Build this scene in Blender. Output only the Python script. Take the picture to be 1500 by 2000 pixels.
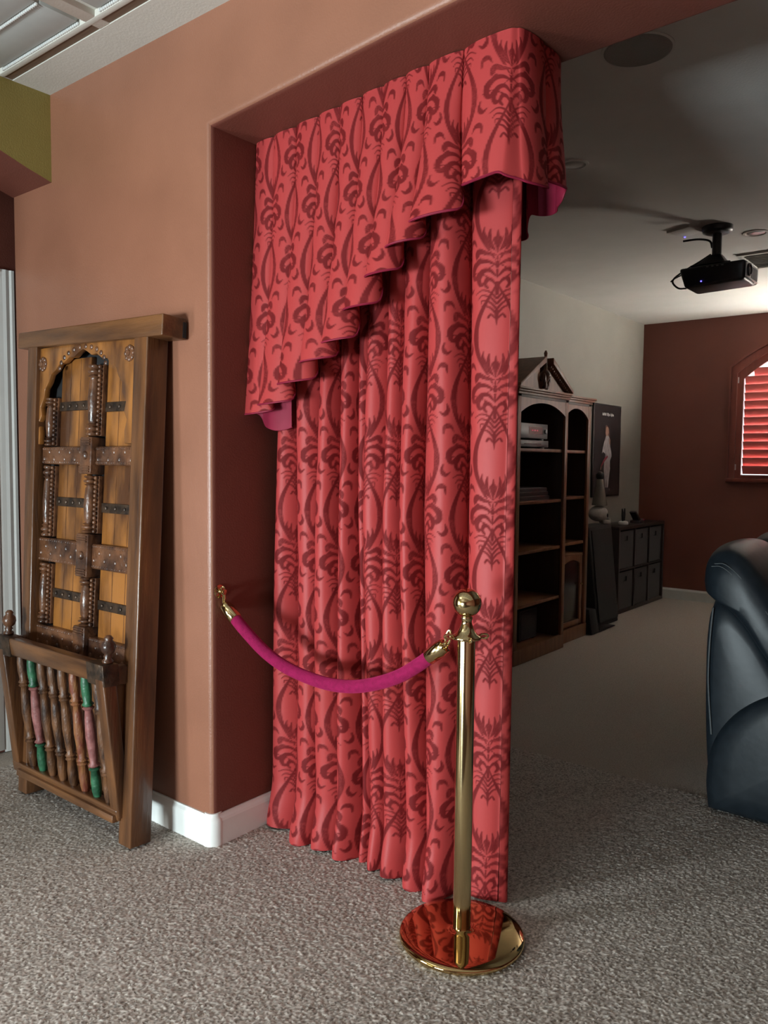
import bpy, bmesh, math, random
import numpy as np
from mathutils import Matrix, Vector, Euler

for o in list(bpy.data.objects):
    bpy.data.objects.remove(o, do_unlink=True)
scene = bpy.context.scene
COL = scene.collection
rng = np.random.default_rng(7)
random.seed(7)
PI = math.pi

# ------------------------------------------------------------------ camera
yaw, pit, rol = math.radians(38.5), math.radians(3.7), math.radians(-0.55)
CAM = Vector((2.163, -1.768, 1.36))
fw = Vector((-math.sin(yaw) * math.cos(pit), math.cos(yaw) * math.cos(pit), -math.sin(pit)))
rt = Vector((math.cos(yaw), math.sin(yaw), 0))
dn = fw.cross(rt)
r2 = rt * math.cos(rol) + dn * math.sin(rol)
d2 = -rt * math.sin(rol) + dn * math.cos(rol)
cd = bpy.data.cameras.new('camera')
cd.sensor_fit = 'HORIZONTAL'
cd.sensor_width = 36.0
cd.lens = 36.0 * 1560 / 1500
cd.clip_start = 0.05
cam = bpy.data.objects.new('camera', cd)
M = Matrix.Identity(4)
for i in range(3):
    M[i][0], M[i][1], M[i][2], M[i][3] = r2[i], -d2[i], -fw[i], CAM[i]
cam.matrix_world = M
COL.objects.link(cam)
scene.camera = cam

# ------------------------------------------------------------------ world, lights, exposure
vs = scene.view_settings
vs.view_transform = 'Standard'
vs.look = 'None'
vs.exposure = -0.10
vs.gamma = 1.0
vs.use_curve_mapping = False
w = bpy.data.worlds.new('world')
scene.world = w
w.use_nodes = True
bg = w.node_tree.nodes['Background']
bg.inputs['Color'].default_value = (0.80, 0.90, 1.0, 1)
bg.inputs['Strength'].default_value = 2.5

def area_light(name, loc, target, sx, sy, power, color):
    l = bpy.data.lights.new(name, 'AREA')
    l.shape = 'RECTANGLE'
    l.size, l.size_y = sx, sy
    l.energy = power
    l.color = color
    o = bpy.data.objects.new(name, l)
    o.location = loc
    o.rotation_euler = (Vector(target) - Vector(loc)).to_track_quat('-Z', 'Y').to_euler()
    COL.objects.link(o)
    return o

# daylight through the glazed patio door behind the camera (front room)
YW = -7.6
area_light('patio_daylight', (0.5, YW + .06, 0.48), (0.5, 0.0, 1.05), 1.8, .85, 610, (0.82, 0.96, 1.0))
# lamp added at the left wall to shade the curtain folds from one side
area_light('left_fill_light', (-0.985, -3.1, 0.95), (0.0, -3.1, 0.95), 1.2, 1.1, 150, (0.95, 0.98, 1.0))
# fill lamp added under the front room ceiling to brighten the carpet
area_light('floor_fill_light', (-0.35, -2.2, 2.80), (-0.35, -2.2, 0.0), 1.0, 1.0, 9, (1.0, 0.96, 0.90))
# daylight outside the shuttered theatre window, coming up from the sunlit ground
area_light('shutter_daylight', (0.76, 6.95, 0.9), (0.76, 6.3, 1.75), 1.5, 0.9, 1000, (0.97, 0.98, 1.0))
area_light('shutter_skylight', (0.76, 7.25, 3.0), (0.76, 6.3, 1.75), 1.8, 1.0, 7000, (0.95, 0.98, 1.0))
# fill lamp added out of frame by the back wall, brightening the theatre ceiling
sd = area_light('ceiling_fill_light', (1.95, 6.22, 1.85), (1.0, 5.70, 2.76), 0.5, 0.4, 92, (1.0, 0.93, 0.82))
sd.data.spread = math.radians(105)

# ------------------------------------------------------------------ materials
MATS = {}

def lin(c):
    return tuple(((v / 255) / 12.92 if v / 255 <= 0.04045 else ((v / 255 + 0.055) / 1.055) ** 2.4) for v in c)

def pmat(name, col, rough=0.6, metal=0.0, col2=None, scale=20.0, stretch=(1, 1, 1), detail=4.0,
         bump=0.0, bscale=None, coat=0.0, sheen=0.0, sheen_tint=None, ramp=(0.35, 0.65), spec=0.5,
         trans=0.0, emit=None, estr=0.0, wave=False):
    m = bpy.data.materials.new(name)
    m.use_nodes = True
    nt = m.node_tree
    b = nt.nodes['Principled BSDF']
    b.inputs['Base Color'].default_value = (*col, 1)
    b.inputs['Roughness'].default_value = rough
    b.inputs['Metallic'].default_value = metal
    b.inputs['Specular IOR Level'].default_value = spec
    b.inputs['Coat Weight'].default_value = coat
    b.inputs['Coat Roughness'].default_value = 0.12
    b.inputs['Sheen Weight'].default_value = sheen
    b.inputs['Transmission Weight'].default_value = trans
    if sheen_tint:
        b.inputs['Sheen Tint'].default_value = (*sheen_tint, 1)
    if emit:
        b.inputs['Emission Color'].default_value = (*emit, 1)
        b.inputs['Emission Strength'].default_value = estr
    tc = nt.nodes.new('ShaderNodeTexCoord')
    mp = nt.nodes.new('ShaderNodeMapping')
    mp.inputs['Scale'].default_value = stretch
    nt.links.new(tc.outputs['Object'], mp.inputs['Vector'])
    if col2 is not None:
        if wave:
            n = nt.nodes.new('ShaderNodeTexWave')
            n.inputs['Scale'].default_value = scale
            n.inputs['Distortion'].default_value = 6.0
            n.inputs['Detail'].default_value = 3.0
            n.inputs['Detail Scale'].default_value = 1.6
            fac = n.outputs['Fac']
        else:
            n = nt.nodes.new('ShaderNodeTexNoise')
            n.inputs['Scale'].default_value = scale
            n.inputs['Detail'].default_value = detail
            fac = n.outputs['Fac']
        nt.links.new(mp.outputs['Vector'], n.inputs['Vector'])
        cr = nt.nodes.new('ShaderNodeValToRGB')
        cr.color_ramp.elements[0].position = ramp[0]
        cr.color_ramp.elements[1].position = ramp[1]
        cr.color_ramp.elements[0].color = (*col, 1)
        cr.color_ramp.elements[1].color = (*col2, 1)
        nt.links.new(fac, cr.inputs['Fac'])
        nt.links.new(cr.outputs['Color'], b.inputs['Base Color'])
    if bump > 0:
        n2 = nt.nodes.new('ShaderNodeTexNoise')
        n2.inputs['Scale'].default_value = bscale or scale
        n2.inputs['Detail'].default_value = 5.0
        nt.links.new(mp.outputs['Vector'], n2.inputs['Vector'])
        bp = nt.nodes.new('ShaderNodeBump')
        bp.inputs['Strength'].default_value = bump
        bp.inputs['Distance'].default_value = 0.01
        nt.links.new(n2.outputs['Fac'], bp.inputs['Height'])
        nt.links.new(bp.outputs['Normal'], b.inputs['Normal'])
    MATS[name] = m
    return m

pmat('terracotta_paint', (0.250, 0.105, 0.062), 0.36, col2=(0.285, 0.121, 0.072), scale=3, bump=0.12, bscale=160)
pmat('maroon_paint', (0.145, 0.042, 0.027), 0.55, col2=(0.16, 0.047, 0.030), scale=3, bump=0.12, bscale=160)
pmat('olive_paint', (0.28, 0.23, 0.062), 0.5, col2=(0.30, 0.25, 0.07), scale=4, bump=0.12, bscale=160)
pmat('beige_paint', (0.19, 0.176, 0.152), 0.6, col2=(0.205, 0.19, 0.165), scale=3, bump=0.12, bscale=160)
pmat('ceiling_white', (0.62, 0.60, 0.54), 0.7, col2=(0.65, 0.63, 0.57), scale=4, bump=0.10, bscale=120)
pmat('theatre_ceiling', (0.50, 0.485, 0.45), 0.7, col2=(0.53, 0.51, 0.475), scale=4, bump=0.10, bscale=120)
pmat('panel_grey', (0.42, 0.43, 0.41), 0.5, col2=(0.46, 0.47, 0.45), scale=8)
pmat('bead_white', (0.68, 0.70, 0.68), 0.35, col2=(0.72, 0.73, 0.71), scale=40)
pmat('slot_brown', (0.115, 0.07, 0.045), 0.6, col2=(0.15, 0.09, 0.055), scale=12, stretch=(1, 12, 12))
pmat('trim_white', (0.80, 0.82, 0.79), 0.35, col2=(0.83, 0.85, 0.82), scale=10, bump=0.03, bscale=60)
pmat('carpet_base', (0.34, 0.305, 0.26), 0.95, col2=(0.58, 0.53, 0.46), scale=200, ramp=(0.3, 0.7), bump=0.5, bscale=260)
pmat('brass', (0.58, 0.455, 0.245), 0.11, 1.0, col2=(0.61, 0.48, 0.26), scale=6)
pmat('brass_dark', (0.56, 0.40, 0.19), 0.05, 1.0, col2=(0.58, 0.42, 0.20), scale=5)
pmat('velvet_magenta', (0.21, 0.004, 0.050), 0.85, col2=(0.27, 0.006, 0.066), scale=70, bump=0.35, bscale=420,
     sheen=0.45, sheen_tint=(0.95, 0.08, 0.27), spec=0.2)
pmat('lining_crimson', (0.21, 0.010, 0.032), 0.6, col2=(0.235, 0.013, 0.038), scale=20, spec=0.25)
pmat('walnut', (0.040, 0.016, 0.007), 0.36, col2=(0.175, 0.070, 0.024), scale=2.2, stretch=(9, 9, 1.2), detail=8, bump=0.22, bscale=9, coat=0.25, ramp=(0.3, 0.72))
pmat('walnut_x', (0.045, 0.018, 0.008), 0.36, col2=(0.185, 0.078, 0.028), scale=2.2, stretch=(1.2, 9, 9), detail=8, bump=0.22, bscale=9, coat=0.25, ramp=(0.3, 0.72))
pmat('amber_wood', (0.075, 0.026, 0.008), 0.36, col2=(0.34, 0.132, 0.029), scale=3.2, stretch=(3.2, 3.2, 1.0), detail=9, bump=0.2, bscale=10, coat=0.3, ramp=(0.38, 0.60))
pmat('carved_wood', (0.035, 0.014, 0.008), 0.34, col2=(0.165, 0.068, 0.030), scale=14, detail=6, bump=0.5, bscale=38, coat=0.3)
pmat('iron', (0.022, 0.015, 0.011), 0.42, 0.5, col2=(0.085, 0.050, 0.030), scale=30, bump=0.3, bscale=60)
pmat('green_paint', (0.010, 0.060, 0.028), 0.45, col2=(0.035, 0.16, 0.075), scale=26, bump=0.3, bscale=60)
pmat('pink_paint', (0.17, 0.055, 0.050), 0.5, col2=(0.30, 0.115, 0.105), scale=26, bump=0.3, bscale=60)
pmat('red_worn', (0.15, 0.035, 0.018), 0.45, col2=(0.24, 0.10, 0.035), scale=18, stretch=(3, 3, 1), bump=0.3, bscale=50)
pmat('spindle_wood', (0.030, 0.013, 0.007), 0.42, col2=(0.17, 0.072, 0.028), scale=9, stretch=(3, 3, 1), bump=0.3, bscale=50)
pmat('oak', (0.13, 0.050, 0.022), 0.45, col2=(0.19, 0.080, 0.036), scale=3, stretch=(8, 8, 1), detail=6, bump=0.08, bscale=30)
pmat('oak_shade_dark', (0.030, 0.012, 0.007), 0.55, col2=(0.042, 0.017, 0.009), scale=3, stretch=(8, 8, 1), detail=6)  # darker copy of oak carrying the bookcases' shade; also on the unseen floor
pmat('black_plastic', (0.010, 0.010, 0.011), 0.38, col2=(0.014, 0.014, 0.015), scale=40)
pmat('black_matte', (0.008, 0.008, 0.009), 0.75, col2=(0.012, 0.012, 0.013), scale=60)
pmat('black_brown', (0.020, 0.014, 0.012), 0.5, col2=(0.028, 0.019, 0.016), scale=8, stretch=(1, 6, 1))
pmat('bin_fabric', (0.035, 0.031, 0.032), 0.9, col2=(0.048, 0.043, 0.044), scale=140, bump=0.3, bscale=260)
pmat('grey_plastic', (0.11, 0.105, 0.11), 0.4, col2=(0.13, 0.125, 0.13), scale=30)
pmat('silver', (0.50, 0.52, 0.52), 0.28, 0.8, col2=(0.55, 0.57, 0.57), scale=20)
pmat('white_plastic', (0.60, 0.60, 0.58), 0.4, col2=(0.64, 0.64, 0.62), scale=20)
pmat('paper_white', (0.42, 0.42, 0.42), 0.7, col2=(0.5, 0.5, 0.49), scale=20)
pmat('bone', (0.34, 0.33, 0.30), 0.5, col2=(0.45, 0.44, 0.40), scale=14, bump=0.3, bscale=50)
pmat('smoky_glass', (0.16, 0.14, 0.12), 0.25, col2=(0.20, 0.18, 0.15), scale=9, spec=0.6)
pmat('shutter_red', (0.50, 0.125, 0.105), 0.35, col2=(0.55, 0.14, 0.12), scale=5, stretch=(1, 8, 8), coat=0.15)
pmat('frame_mahogany', (0.145, 0.036, 0.026), 0.38, col2=(0.19, 0.05, 0.034), scale=4, stretch=(6, 6, 1), coat=0.2)
pmat('leather', (0.007, 0.011, 0.015), 0.44, col2=(0.010, 0.015, 0.020), scale=30, bump=0.10, bscale=16, coat=0.0, spec=0.36)
pmat('leather_thread', (0.07, 0.08, 0.085), 0.5, col2=(0.09, 0.10, 0.105), scale=80)
pmat('poster_black', (0.012, 0.010, 0.011), 0.35, col2=(0.022, 0.017, 0.019), scale=5)
pmat('print_white', (0.40, 0.38, 0.38), 0.5, col2=(0.22, 0.20, 0.21), scale=18, stretch=(1, 3, 1))
pmat('print_skin', (0.30, 0.17, 0.12), 0.5, col2=(0.25, 0.14, 0.10), scale=30)
pmat('print_red', (0.26, 0.03, 0.05), 0.5, col2=(0.20, 0.02, 0.04), scale=30)
pmat('print_brown', (0.08, 0.03, 0.022), 0.5, col2=(0.05, 0.02, 0.015), scale=30)
pmat('led_blue', (0.02, 0.02, 0.1), 0.4, emit=(0.15, 0.12, 1.0), estr=3.0, col2=(0.03, 0.03, 0.12), scale=5)
pmat('led_red', (0.12, 0.01, 0.02), 0.4, emit=(1.0, 0.05, 0.12), estr=0.25, col2=(0.14, 0.012, 0.02), scale=5)
pmat('display_dark', (0.012, 0.006, 0.008), 0.2, col2=(0.015, 0.008, 0.010), scale=5)
pmat('glass_pane', (0.75, 0.8, 0.8), 0.05, trans=1.0, col2=(0.78, 0.83, 0.83), scale=3)
pmat('speaker_mesh', (0.20, 0.185, 0.165), 0.8, col2=(0.25, 0.23, 0.205), scale=400, bump=0.4, bscale=400)
pmat('lamp_glass', (0.35, 0.34, 0.32), 0.2, col2=(0.4, 0.39, 0.37), scale=10, spec=0.8)

def damask_mat():
    m = bpy.data.materials.new('damask')
    m.use_nodes = True
    nt = m.node_tree
    b = nt.nodes['Principled BSDF']
    at = nt.nodes.new('ShaderNodeAttribute')
    at.attribute_name = 'damask'
    mix = nt.nodes.new('ShaderNodeMix')
    mix.data_type = 'RGBA'
    mix.inputs[6].default_value = (0.39, 0.044, 0.043, 1)
    mix.inputs[7].default_value = (0.135, 0.006, 0.007, 1)
    nt.links.new(at.outputs['Fac'], mix.inputs[0])
    nt.links.new(mix.outputs[2], b.inputs['Base Color'])
    mr = nt.nodes.new('ShaderNodeMapRange')
    mr.inputs['To Min'].default_value = 0.48
    mr.inputs['To Max'].default_value = 0.72
    nt.links.new(at.outputs['Fac'], mr.inputs['Value'])
    nt.links.new(mr.outputs['Result'], b.inputs['Roughness'])
    b.inputs['Sheen Weight'].default_value = 0.03
    b.inputs['Specular IOR Level'].default_value = 0.22
    b.inputs['Sheen Tint'].default_value = (1.0, 0.35, 0.35, 1)
    tc = nt.nodes.new('ShaderNodeTexCoord')
    n2 = nt.nodes.new('ShaderNodeTexNoise')
    n2.inputs['Scale'].default_value = 500
    nt.links.new(tc.outputs['Object'], n2.inputs['Vector'])
    add = nt.nodes.new('ShaderNodeMath')
    add.operation = 'MULTIPLY_ADD'
    add.inputs[1].default_value = 0.3
    nt.links.new(n2.outputs['Fac'], add.inputs[0])
    nt.links.new(at.outputs['Fac'], add.inputs[2])
    bp = nt.nodes.new('ShaderNodeBump')
    bp.inputs['Strength'].default_value = 0.25
    bp.inputs['Distance'].default_value = 0.002
    nt.links.new(add.outputs['Value'], bp.inputs['Height'])
    nt.links.new(bp.outputs['Normal'], b.inputs['Normal'])
    MATS['damask'] = m
damask_mat()

def carpet_mat():
    m = bpy.data.materials.new('carpet_pile')
    m.use_nodes = True
    nt = m.node_tree
    b = nt.nodes['Principled BSDF']
    at = nt.nodes.new('ShaderNodeAttribute')
    at.attribute_name = 'tuft'
    cr = nt.nodes.new('ShaderNodeValToRGB')
    e = cr.color_ramp.elements
    e[0].position, e[0].color = 0.0, (0.16, 0.143, 0.122, 1)
    e[1].position, e[1].color = 1.0, (0.68, 0.64, 0.58, 1)
    k = e.new(0.45)
    k.color = (0.42, 0.388, 0.345, 1)
    nt.links.new(at.outputs['Fac'], cr.inputs['Fac'])
    nt.links.new(cr.outputs['Color'], b.inputs['Base Color'])
    b.inputs['Roughness'].default_value = 0.95
    b.inputs['Sheen Weight'].default_value = 0.15
    MATS['carpet_pile'] = m
carpet_mat()

# ------------------------------------------------------------------ mesh helpers
def link(name, me, mat, parent=None, smooth=False, label=None, cat=None, group=None, kind=None):
    if mat is not None:
        for mm in (mat if isinstance(mat, (list, tuple)) else [mat]):
            me.materials.append(MATS[mm])
    if smooth:
        me.polygons.foreach_set('use_smooth', [True] * len(me.polygons))
    o = bpy.data.objects.new(name, me)
    COL.objects.link(o)
    if parent is not None:
        o.parent = parent
    tag(o, label, cat, group, kind)
    return o

def tag(o, label=None, cat=None, group=None, kind=None):
    if label: o['label'] = label
    if cat: o['category'] = cat
    if group: o['group'] = group
    if kind: o['kind'] = kind
    return o

def empty(name, loc=(0, 0, 0), rot=(0, 0, 0), label=None, cat=None, group=None):
    o = bpy.data.objects.new(name, None)
    o.empty_display_size = 0.1
    o.location = loc
    o.rotation_euler = rot
    COL.objects.link(o)
    return tag(o, label, cat, group)

class MB:
    """collects simple shapes into one mesh"""
    def __init__(self):
        self.v, self.f = [], []
    def add(self, v, f):
        n = len(self.v)
        self.v += [tuple(p) for p in v]
        self.f += [tuple(i + n for i in q) for q in f]
        return self
    def hexa(self, p):  # 8 points: bottom 4 ccw, top 4 ccw
        return self.add(p, [(3, 2, 1, 0), (4, 5, 6, 7), (0, 1, 5, 4), (1, 2, 6, 5), (2, 3, 7, 6), (3, 0, 4, 7)])
    def box(self, x0, x1, y0, y1, z0, z1):
        return self.hexa([(x0, y0, z0), (x1, y0, z0), (x1, y1, z0), (x0, y1, z0), (x0, y0, z1), (x1, y0, z1), (x1, y1, z1), (x0, y1, z1)])
    def lathe(self, prof, n=24, c=(0, 0, 0), axis=None):
        c = Vector(c)
        q = Vector(axis).to_track_quat('Z', 'Y') if axis is not None else None
        v, f = [], []
        for r, z in prof:
            for k in range(n):
                a = 2 * PI * k / n
                p = Vector((r * math.cos(a), r * math.sin(a), z))
                if q: p = q @ p
                v.append(tuple(c + p))
        m = len(prof)
        for i in range(m - 1):
            for k in range(n):
                k2 = (k + 1) % n
                f.append((i * n + k, i * n + k2, (i + 1) * n + k2, (i + 1) * n + k))
        f.append(tuple(reversed(range(n))))
        f.append(tuple((m - 1) * n + k for k in range(n)))
        return self.add(v, f)
    def tube(self, pts, r, n=8, closed=False):
        pts = [Vector(p) for p in pts]
        m = len(pts)
        rr = r if isinstance(r, (list, tuple)) else [r] * m
        v, f = [], []
        prev = None
        for i in range(m):
            if closed:
                t = pts[(i + 1) % m] - pts[i - 1]
            else:
                t = pts[min(i + 1, m - 1)] - pts[max(i - 1, 0)]
            t.normalize()
            if prev is None:
                up = Vector((0, 0, 1)) if abs(t.z) < 0.9 else Vector((1, 0, 0))
                a = t.cross(up).normalized()
            else:
                a = (prev - t * prev.dot(t)).normalized()
            prev = a
            b = t.cross(a)
            for k in range(n):
                an = 2 * PI * k / n
                v.append(tuple(pts[i] + (a * math.cos(an) + b * math.sin(an)) * rr[i]))
        for i in range(m if closed else m - 1):
            j = (i + 1) % m
            for k in range(n):
                k2 = (k + 1) % n
                f.append((i * n + k, i * n + k2, j * n + k2, j * n + k))
        if not closed:
            f.append(tuple(reversed(range(n))))
            f.append(tuple((m - 1) * n + k for k in range(n)))
        return self.add(v, f)
    def prism(self, poly, fn):
        """poly: 2D outline; fn(a,b,t) -> 3D for t in 0,1"""
        n = len(poly)
        v = [fn(a, b, 0) for a, b in poly] + [fn(a, b, 1) for a, b in poly]
        f = [tuple(reversed(range(n))), tuple(range(n, 2 * n))]
        for i in range(n):
            j = (i + 1) % n
            f.append((i, j, n + j, n + i))
        return self.add(v, f)
    def sphere(self, c, r, n=10, m=6, sc=(1, 1, 1)):
        prof = [(max(1e-4, r * math.sin(PI * i / m)), -r * math.cos(PI * i / m)) for i in range(m + 1)]
        k = len(self.v)
        self.lathe(prof, n, (0, 0, 0))
        for i in range(k, len(self.v)):
            p = self.v[i]
            self.v[i] = (c[0] + p[0] * sc[0], c[1] + p[1] * sc[1], c[2] + p[2] * sc[2])
        return self
    def build(self, name, mat, parent=None, bevel=0.0, seg=2, smooth=False, angle=None, **kw):
        me = bpy.data.meshes.new(name)
        me.from_pydata(self.v, [], self.f)
        bm = bmesh.new()
        bm.from_mesh(me)
        bmesh.ops.recalc_face_normals(bm, faces=bm.faces)
        if bevel > 0:
            es = [e for e in bm.edges if len(e.link_faces) == 2 and e.calc_face_angle(0) > 0.5]
            bmesh.ops.bevel(bm, geom=es, offset=bevel, segments=seg, profile=0.5, affect='EDGES', clamp_overlap=True)
        bm.to_mesh(me)
        bm.free()
        o = link(name, me, mat, parent, False, **kw)
        if smooth or bevel > 0:
            me.polygons.foreach_set('use_smooth', [True] * len(me.polygons))
            a = angle if angle is not None else 0.7
            bm = bmesh.new(); bm.from_mesh(me)
            for e in bm.edges:
                if len(e.link_faces) == 2 and e.calc_face_angle(0) > a:
                    e.smooth = False
            bm.to_mesh(me); bm.free()
        me.update()
        return o

def box(name, x0, x1, y0, y1, z0, z1, mat, parent=None, bevel=0.0, **kw):
    return MB().box(x0, x1, y0, y1, z0, z1).build(name, mat, parent, bevel, **kw)

def grid_mesh(name, V, attr=None, skip=None):
    n, m = V.shape[:2]
    me = bpy.data.meshes.new(name)
    idx = np.arange(n * m).reshape(n, m)
    a, b, c, d = idx[:-1, :-1], idx[:-1, 1:], idx[1:, 1:], idx[1:, :-1]
    F = np.stack([a, b, c, d], -1).reshape(-1, 4)
    if skip is not None:
        cen = V.reshape(-1, 3)[F].mean(1)
        F = F[~skip(cen[:, 0], cen[:, 1])]
    me.vertices.add(n * m)
    me.vertices.foreach_set('co', V.reshape(-1).astype(np.float32))
    me.loops.add(F.size)
    me.loops.foreach_set('vertex_index', F.reshape(-1).astype(np.int32))
    me.polygons.add(len(F))
    me.polygons.foreach_set('loop_start', (np.arange(len(F)) * 4).astype(np.int32))
    me.polygons.foreach_set('use_smooth', np.ones(len(F), bool))
    if attr:
        for k, arr in attr.items():
            at = me.attributes.new(k, 'FLOAT', 'POINT')
            at.data.foreach_set('value', arr.reshape(-1).astype(np.float32))
    me.update(calc_edges=True)
    me.validate()
    return me

def copy_obj(o, parent=None, loc=None):
    c = o.copy()
    COL.objects.link(c)
    c.parent = parent
    if loc is not None: c.location = loc
    return c

def smooth1(x):
    x = np.clip(x, 0, 1)
    return x * x * (3 - 2 * x)

# ================================================================== THE SETTING
CH, TC = 2.83, 2.76
box('floor', -3.2, 4.7, -1.5, 6.45, -0.12, -0.004, 'carpet_base', kind='structure')
box('floor_unseen_dark', -3.2, 4.7, YW - .15, -1.5, -0.12, -0.004, 'oak_shade_dark', kind='structure')  # unseen floor, invented dark to cut the light bouncing up

# carpet pile (nearest stretch of floor has real tufts)
step = 0.0042
gx = np.arange(-1.28, 1.95, step); gy = np.arange(-0.98, 1.55, step)
X, Y = np.meshgrid(gx, gy)
h = rng.random(X.shape)
h2 = h
X2 = X + (rng.random(X.shape) - .5) * step * .8
Y2 = Y + (rng.random(X.shape) - .5) * step * .8
tone = rng.random(X.shape)
big = np.sin(X * 9 + np.sin(Y * 7) * 2) * np.cos(Y * 8 + np.sin(X * 5) * 1.7) * 0.04
Z = -0.005 + 0.005 * np.clip(h2, 0, 1)
me = grid_mesh('carpet_pile', np.stack([X2, Y2, Z], -1), {'tuft': np.clip(0.50 + (tone - .5) * 1.0 + (h2 - .5) * .7 + big, 0, 1)},
    skip=lambda x, y: ((x < 0.0) & (y > -.0) & (y < .48)) | (x < -1.3) | (y < -1.25 + (x - .308) * .818) | (y > 1.55) )
link('carpet_pile', me, 'carpet_pile', label='beige grey cut pile carpet tufts covering the floor', cat='carpet', kind='stuff')

# main wall with the wide opening (the soffit climbs slightly to the right)
SOF = [(0.0, 2.465), (0.42, 2.495), (0.75, 2.522), (0.98, 2.537), (1.5, 2.55), (3.7, 2.55)]
def sof(x):
    return float(np.interp(x, [p[0] for p in SOF], [p[1] for p in SOF]))
out = [(-1.33, 0), (0, 0)] + SOF + [(3.7, 0), (4.6, 0), (4.6, CH + .02), (-1.33, CH + .02)]
me = bpy.data.meshes.new('wall_front')
mb = MB().prism(out, lambda a, b, t: (a, 0.48 * t, b))
me.from_pydata(mb.v, [], mb.f)
bm = bmesh.new(); bm.from_mesh(me)
bmesh.ops.recalc_face_normals(bm, faces=bm.faces)
es = []
for e in bm.edges:
    a, b = e.verts[0].co, e.verts[1].co
    if abs(a.y - b.y) < 1e-6:
        mx, mz = (a.x + b.x) / 2, (a.z + b.z) / 2
        vert = abs(a.x - b.x) < 1e-6
        if (vert and abs(mx) < 1e-6) or (vert and abs(mx - 3.7) < 1e-6) or (not vert and 2.4 < mz < 2.6) or (vert and abs(mx + 1.33) < 1e-6):
            es.append(e)
bmesh.ops.bevel(bm, geom=es, offset=0.022, segments=5, profile=0.5, affect='EDGES', clamp_overlap=True)
bm.to_mesh(me); bm.free()
link('wall_front', me, ['terracotta_paint', 'maroon_paint'], smooth=True, kind='structure')
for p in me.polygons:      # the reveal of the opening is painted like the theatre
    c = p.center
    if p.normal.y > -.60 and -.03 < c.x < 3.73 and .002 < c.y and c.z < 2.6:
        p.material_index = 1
bm = bmesh.new(); bm.from_mesh(me)
for e in bm.edges:
    if len(e.link_faces) == 2 and e.calc_face_angle(0) > 0.6: e.smooth = False
bm.to_mesh(me); bm.free()

# baseboards, as pieces along the wall face, round the corner and along the jamb
def baseboard(name, p0, p1, nrm, h=0.108, t=0.016):
    p0, p1, nrm = Vector((*p0, 0)), Vector((*p1, 0)), Vector((*nrm, 0))
    prof = [(0, -.003), (t, -.003), (t, h * .78), (t * .8, h * .86), (t * .45, h * .93), (t * .4, h), (0, h)]
    return MB().prism(prof, lambda a, b, k: tuple((p0 if k == 0 else p1) + nrm * a + Vector((0, 0, b)))).build(name, 'trim_white', kind='structure')
baseboard('baseboard_front', (-1.30, -.0005), (-0.024, -.0005), (0, -1))
baseboard('baseboard_jamb', (.0005, 0.024), (.0005, 0.46), (1, 0))
cb = MB().lathe([(0.0395, -.003), (0.0395, .083), (0.037, .092), (0.030, .1), (0.029, .112), (0.0235, .112)], 32, (-0.022, 0.022, 0)).build('trim_1', 'trim_white', smooth=True, kind='structure')

# the arched lintel of the side passage, olive on its faces and brown below
ARC = [(0.0, 2.483), (-.11, 2.515), (-.22, 2.553), (-.4, 2.60), (-.65, 2.645), (-.95, 2.665), (-1.25, 2.645), (-1.5, 2.60), (-1.7, 2.54), (-1.9, 2.483), (-1.9, 0), (YW, 0), (YW, CH), (0.0, CH)]
mb = MB().prism(ARC, lambda a, b, t: (-1.32 + .32 * t, a, b))
wl = mb.build('wall_left', ['olive_paint', 'maroon_paint'], kind='structure')
for p in wl.data.polygons:
    if abs(p.normal.x) < 0.5: p.material_index = 1
# passage behind the arch with a white cased door
box('wall_passage', -1.60, -1.45, YW, 1.1, 0, CH, 'maroon_paint', kind='structure')
box('wall_passage_end', -1.45, -1.34, 0.9, 1.1, 0, CH, 'terracotta_paint', kind='structure')
d1 = empty('door_1'); d1['kind'] = 'structure'
cas = [(0, 0), (.020, 0), (.020, .012), (.014, .02), (.017, .036), (.012, .05), (.009, .066), (.006, .076), (0, .076)]
MB().prism(cas, lambda a, b, t: (-1.4495 + a, .052 - b, 2.195 * t)).build('casing', 'trim_white', d1)
MB().prism(cas, lambda a, b, t: (-1.4495 + a, -.95 + b, 2.195 * t)).build('casing', 'trim_white', d1)
MB().prism(cas, lambda a, b, t: (-1.4495 + a, -.874 + .85 * t, 2.195 - b)).build('casing', 'trim_white', d1)
box('door_leaf', -1.449, -1.44, -.868, -.028, .01, 2.112, 'trim_white', d1, .002)
for (y0, y1, z0, z1) in ((-.80, -.47, .2, 1.0), (-.43, -.10, .2, 1.0), (-.80, -.47, 1.12, 2.0), (-.43, -.10, 1.12, 2.0)):
    box('door_panel', -1.4405, -1.434, y0, y1, z0, z1, 'trim_white', d1, .004)
MB().lathe([(.026, 0), (.026, .006), (.010, .012), (.010, .03), (.026, .04), (.028, .052), (.02, .062)], 16, (-1.44, -.83, 1.0), (1, 0, 0)).build('door_knob', 'brass', d1, smooth=True)

# front room shell behind the camera, with the glazed patio door
wb = MB().box(-1.6, -.6, YW - .13, YW, 0, CH).box(1.6, 4.6, YW - .13, YW, 0, CH).box(-.6, 1.6, YW - .13, YW, 1.75, CH)
wb.build('wall_back', 'maroon_paint', kind='structure')
box('wall_right', 4.6, 4.72, YW - .13, 6.45, 0, CH + .02, 'maroon_paint', kind='structure')
w2 = empty('window_2'); w2['kind'] = 'structure'
for (x0, x1, z0, z1) in ((-.6, -.53, 0, 1.75), (1.53, 1.6, 0, 1.75), (-.53, 1.53, 1.68, 1.75), (-.53, 1.53, 0, .05), (.47, .53, .05, 1.68)):
    box('window_frame', x0, x1, YW - .02, YW + .03, z0, z1, 'trim_white', w2, .004)

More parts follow.
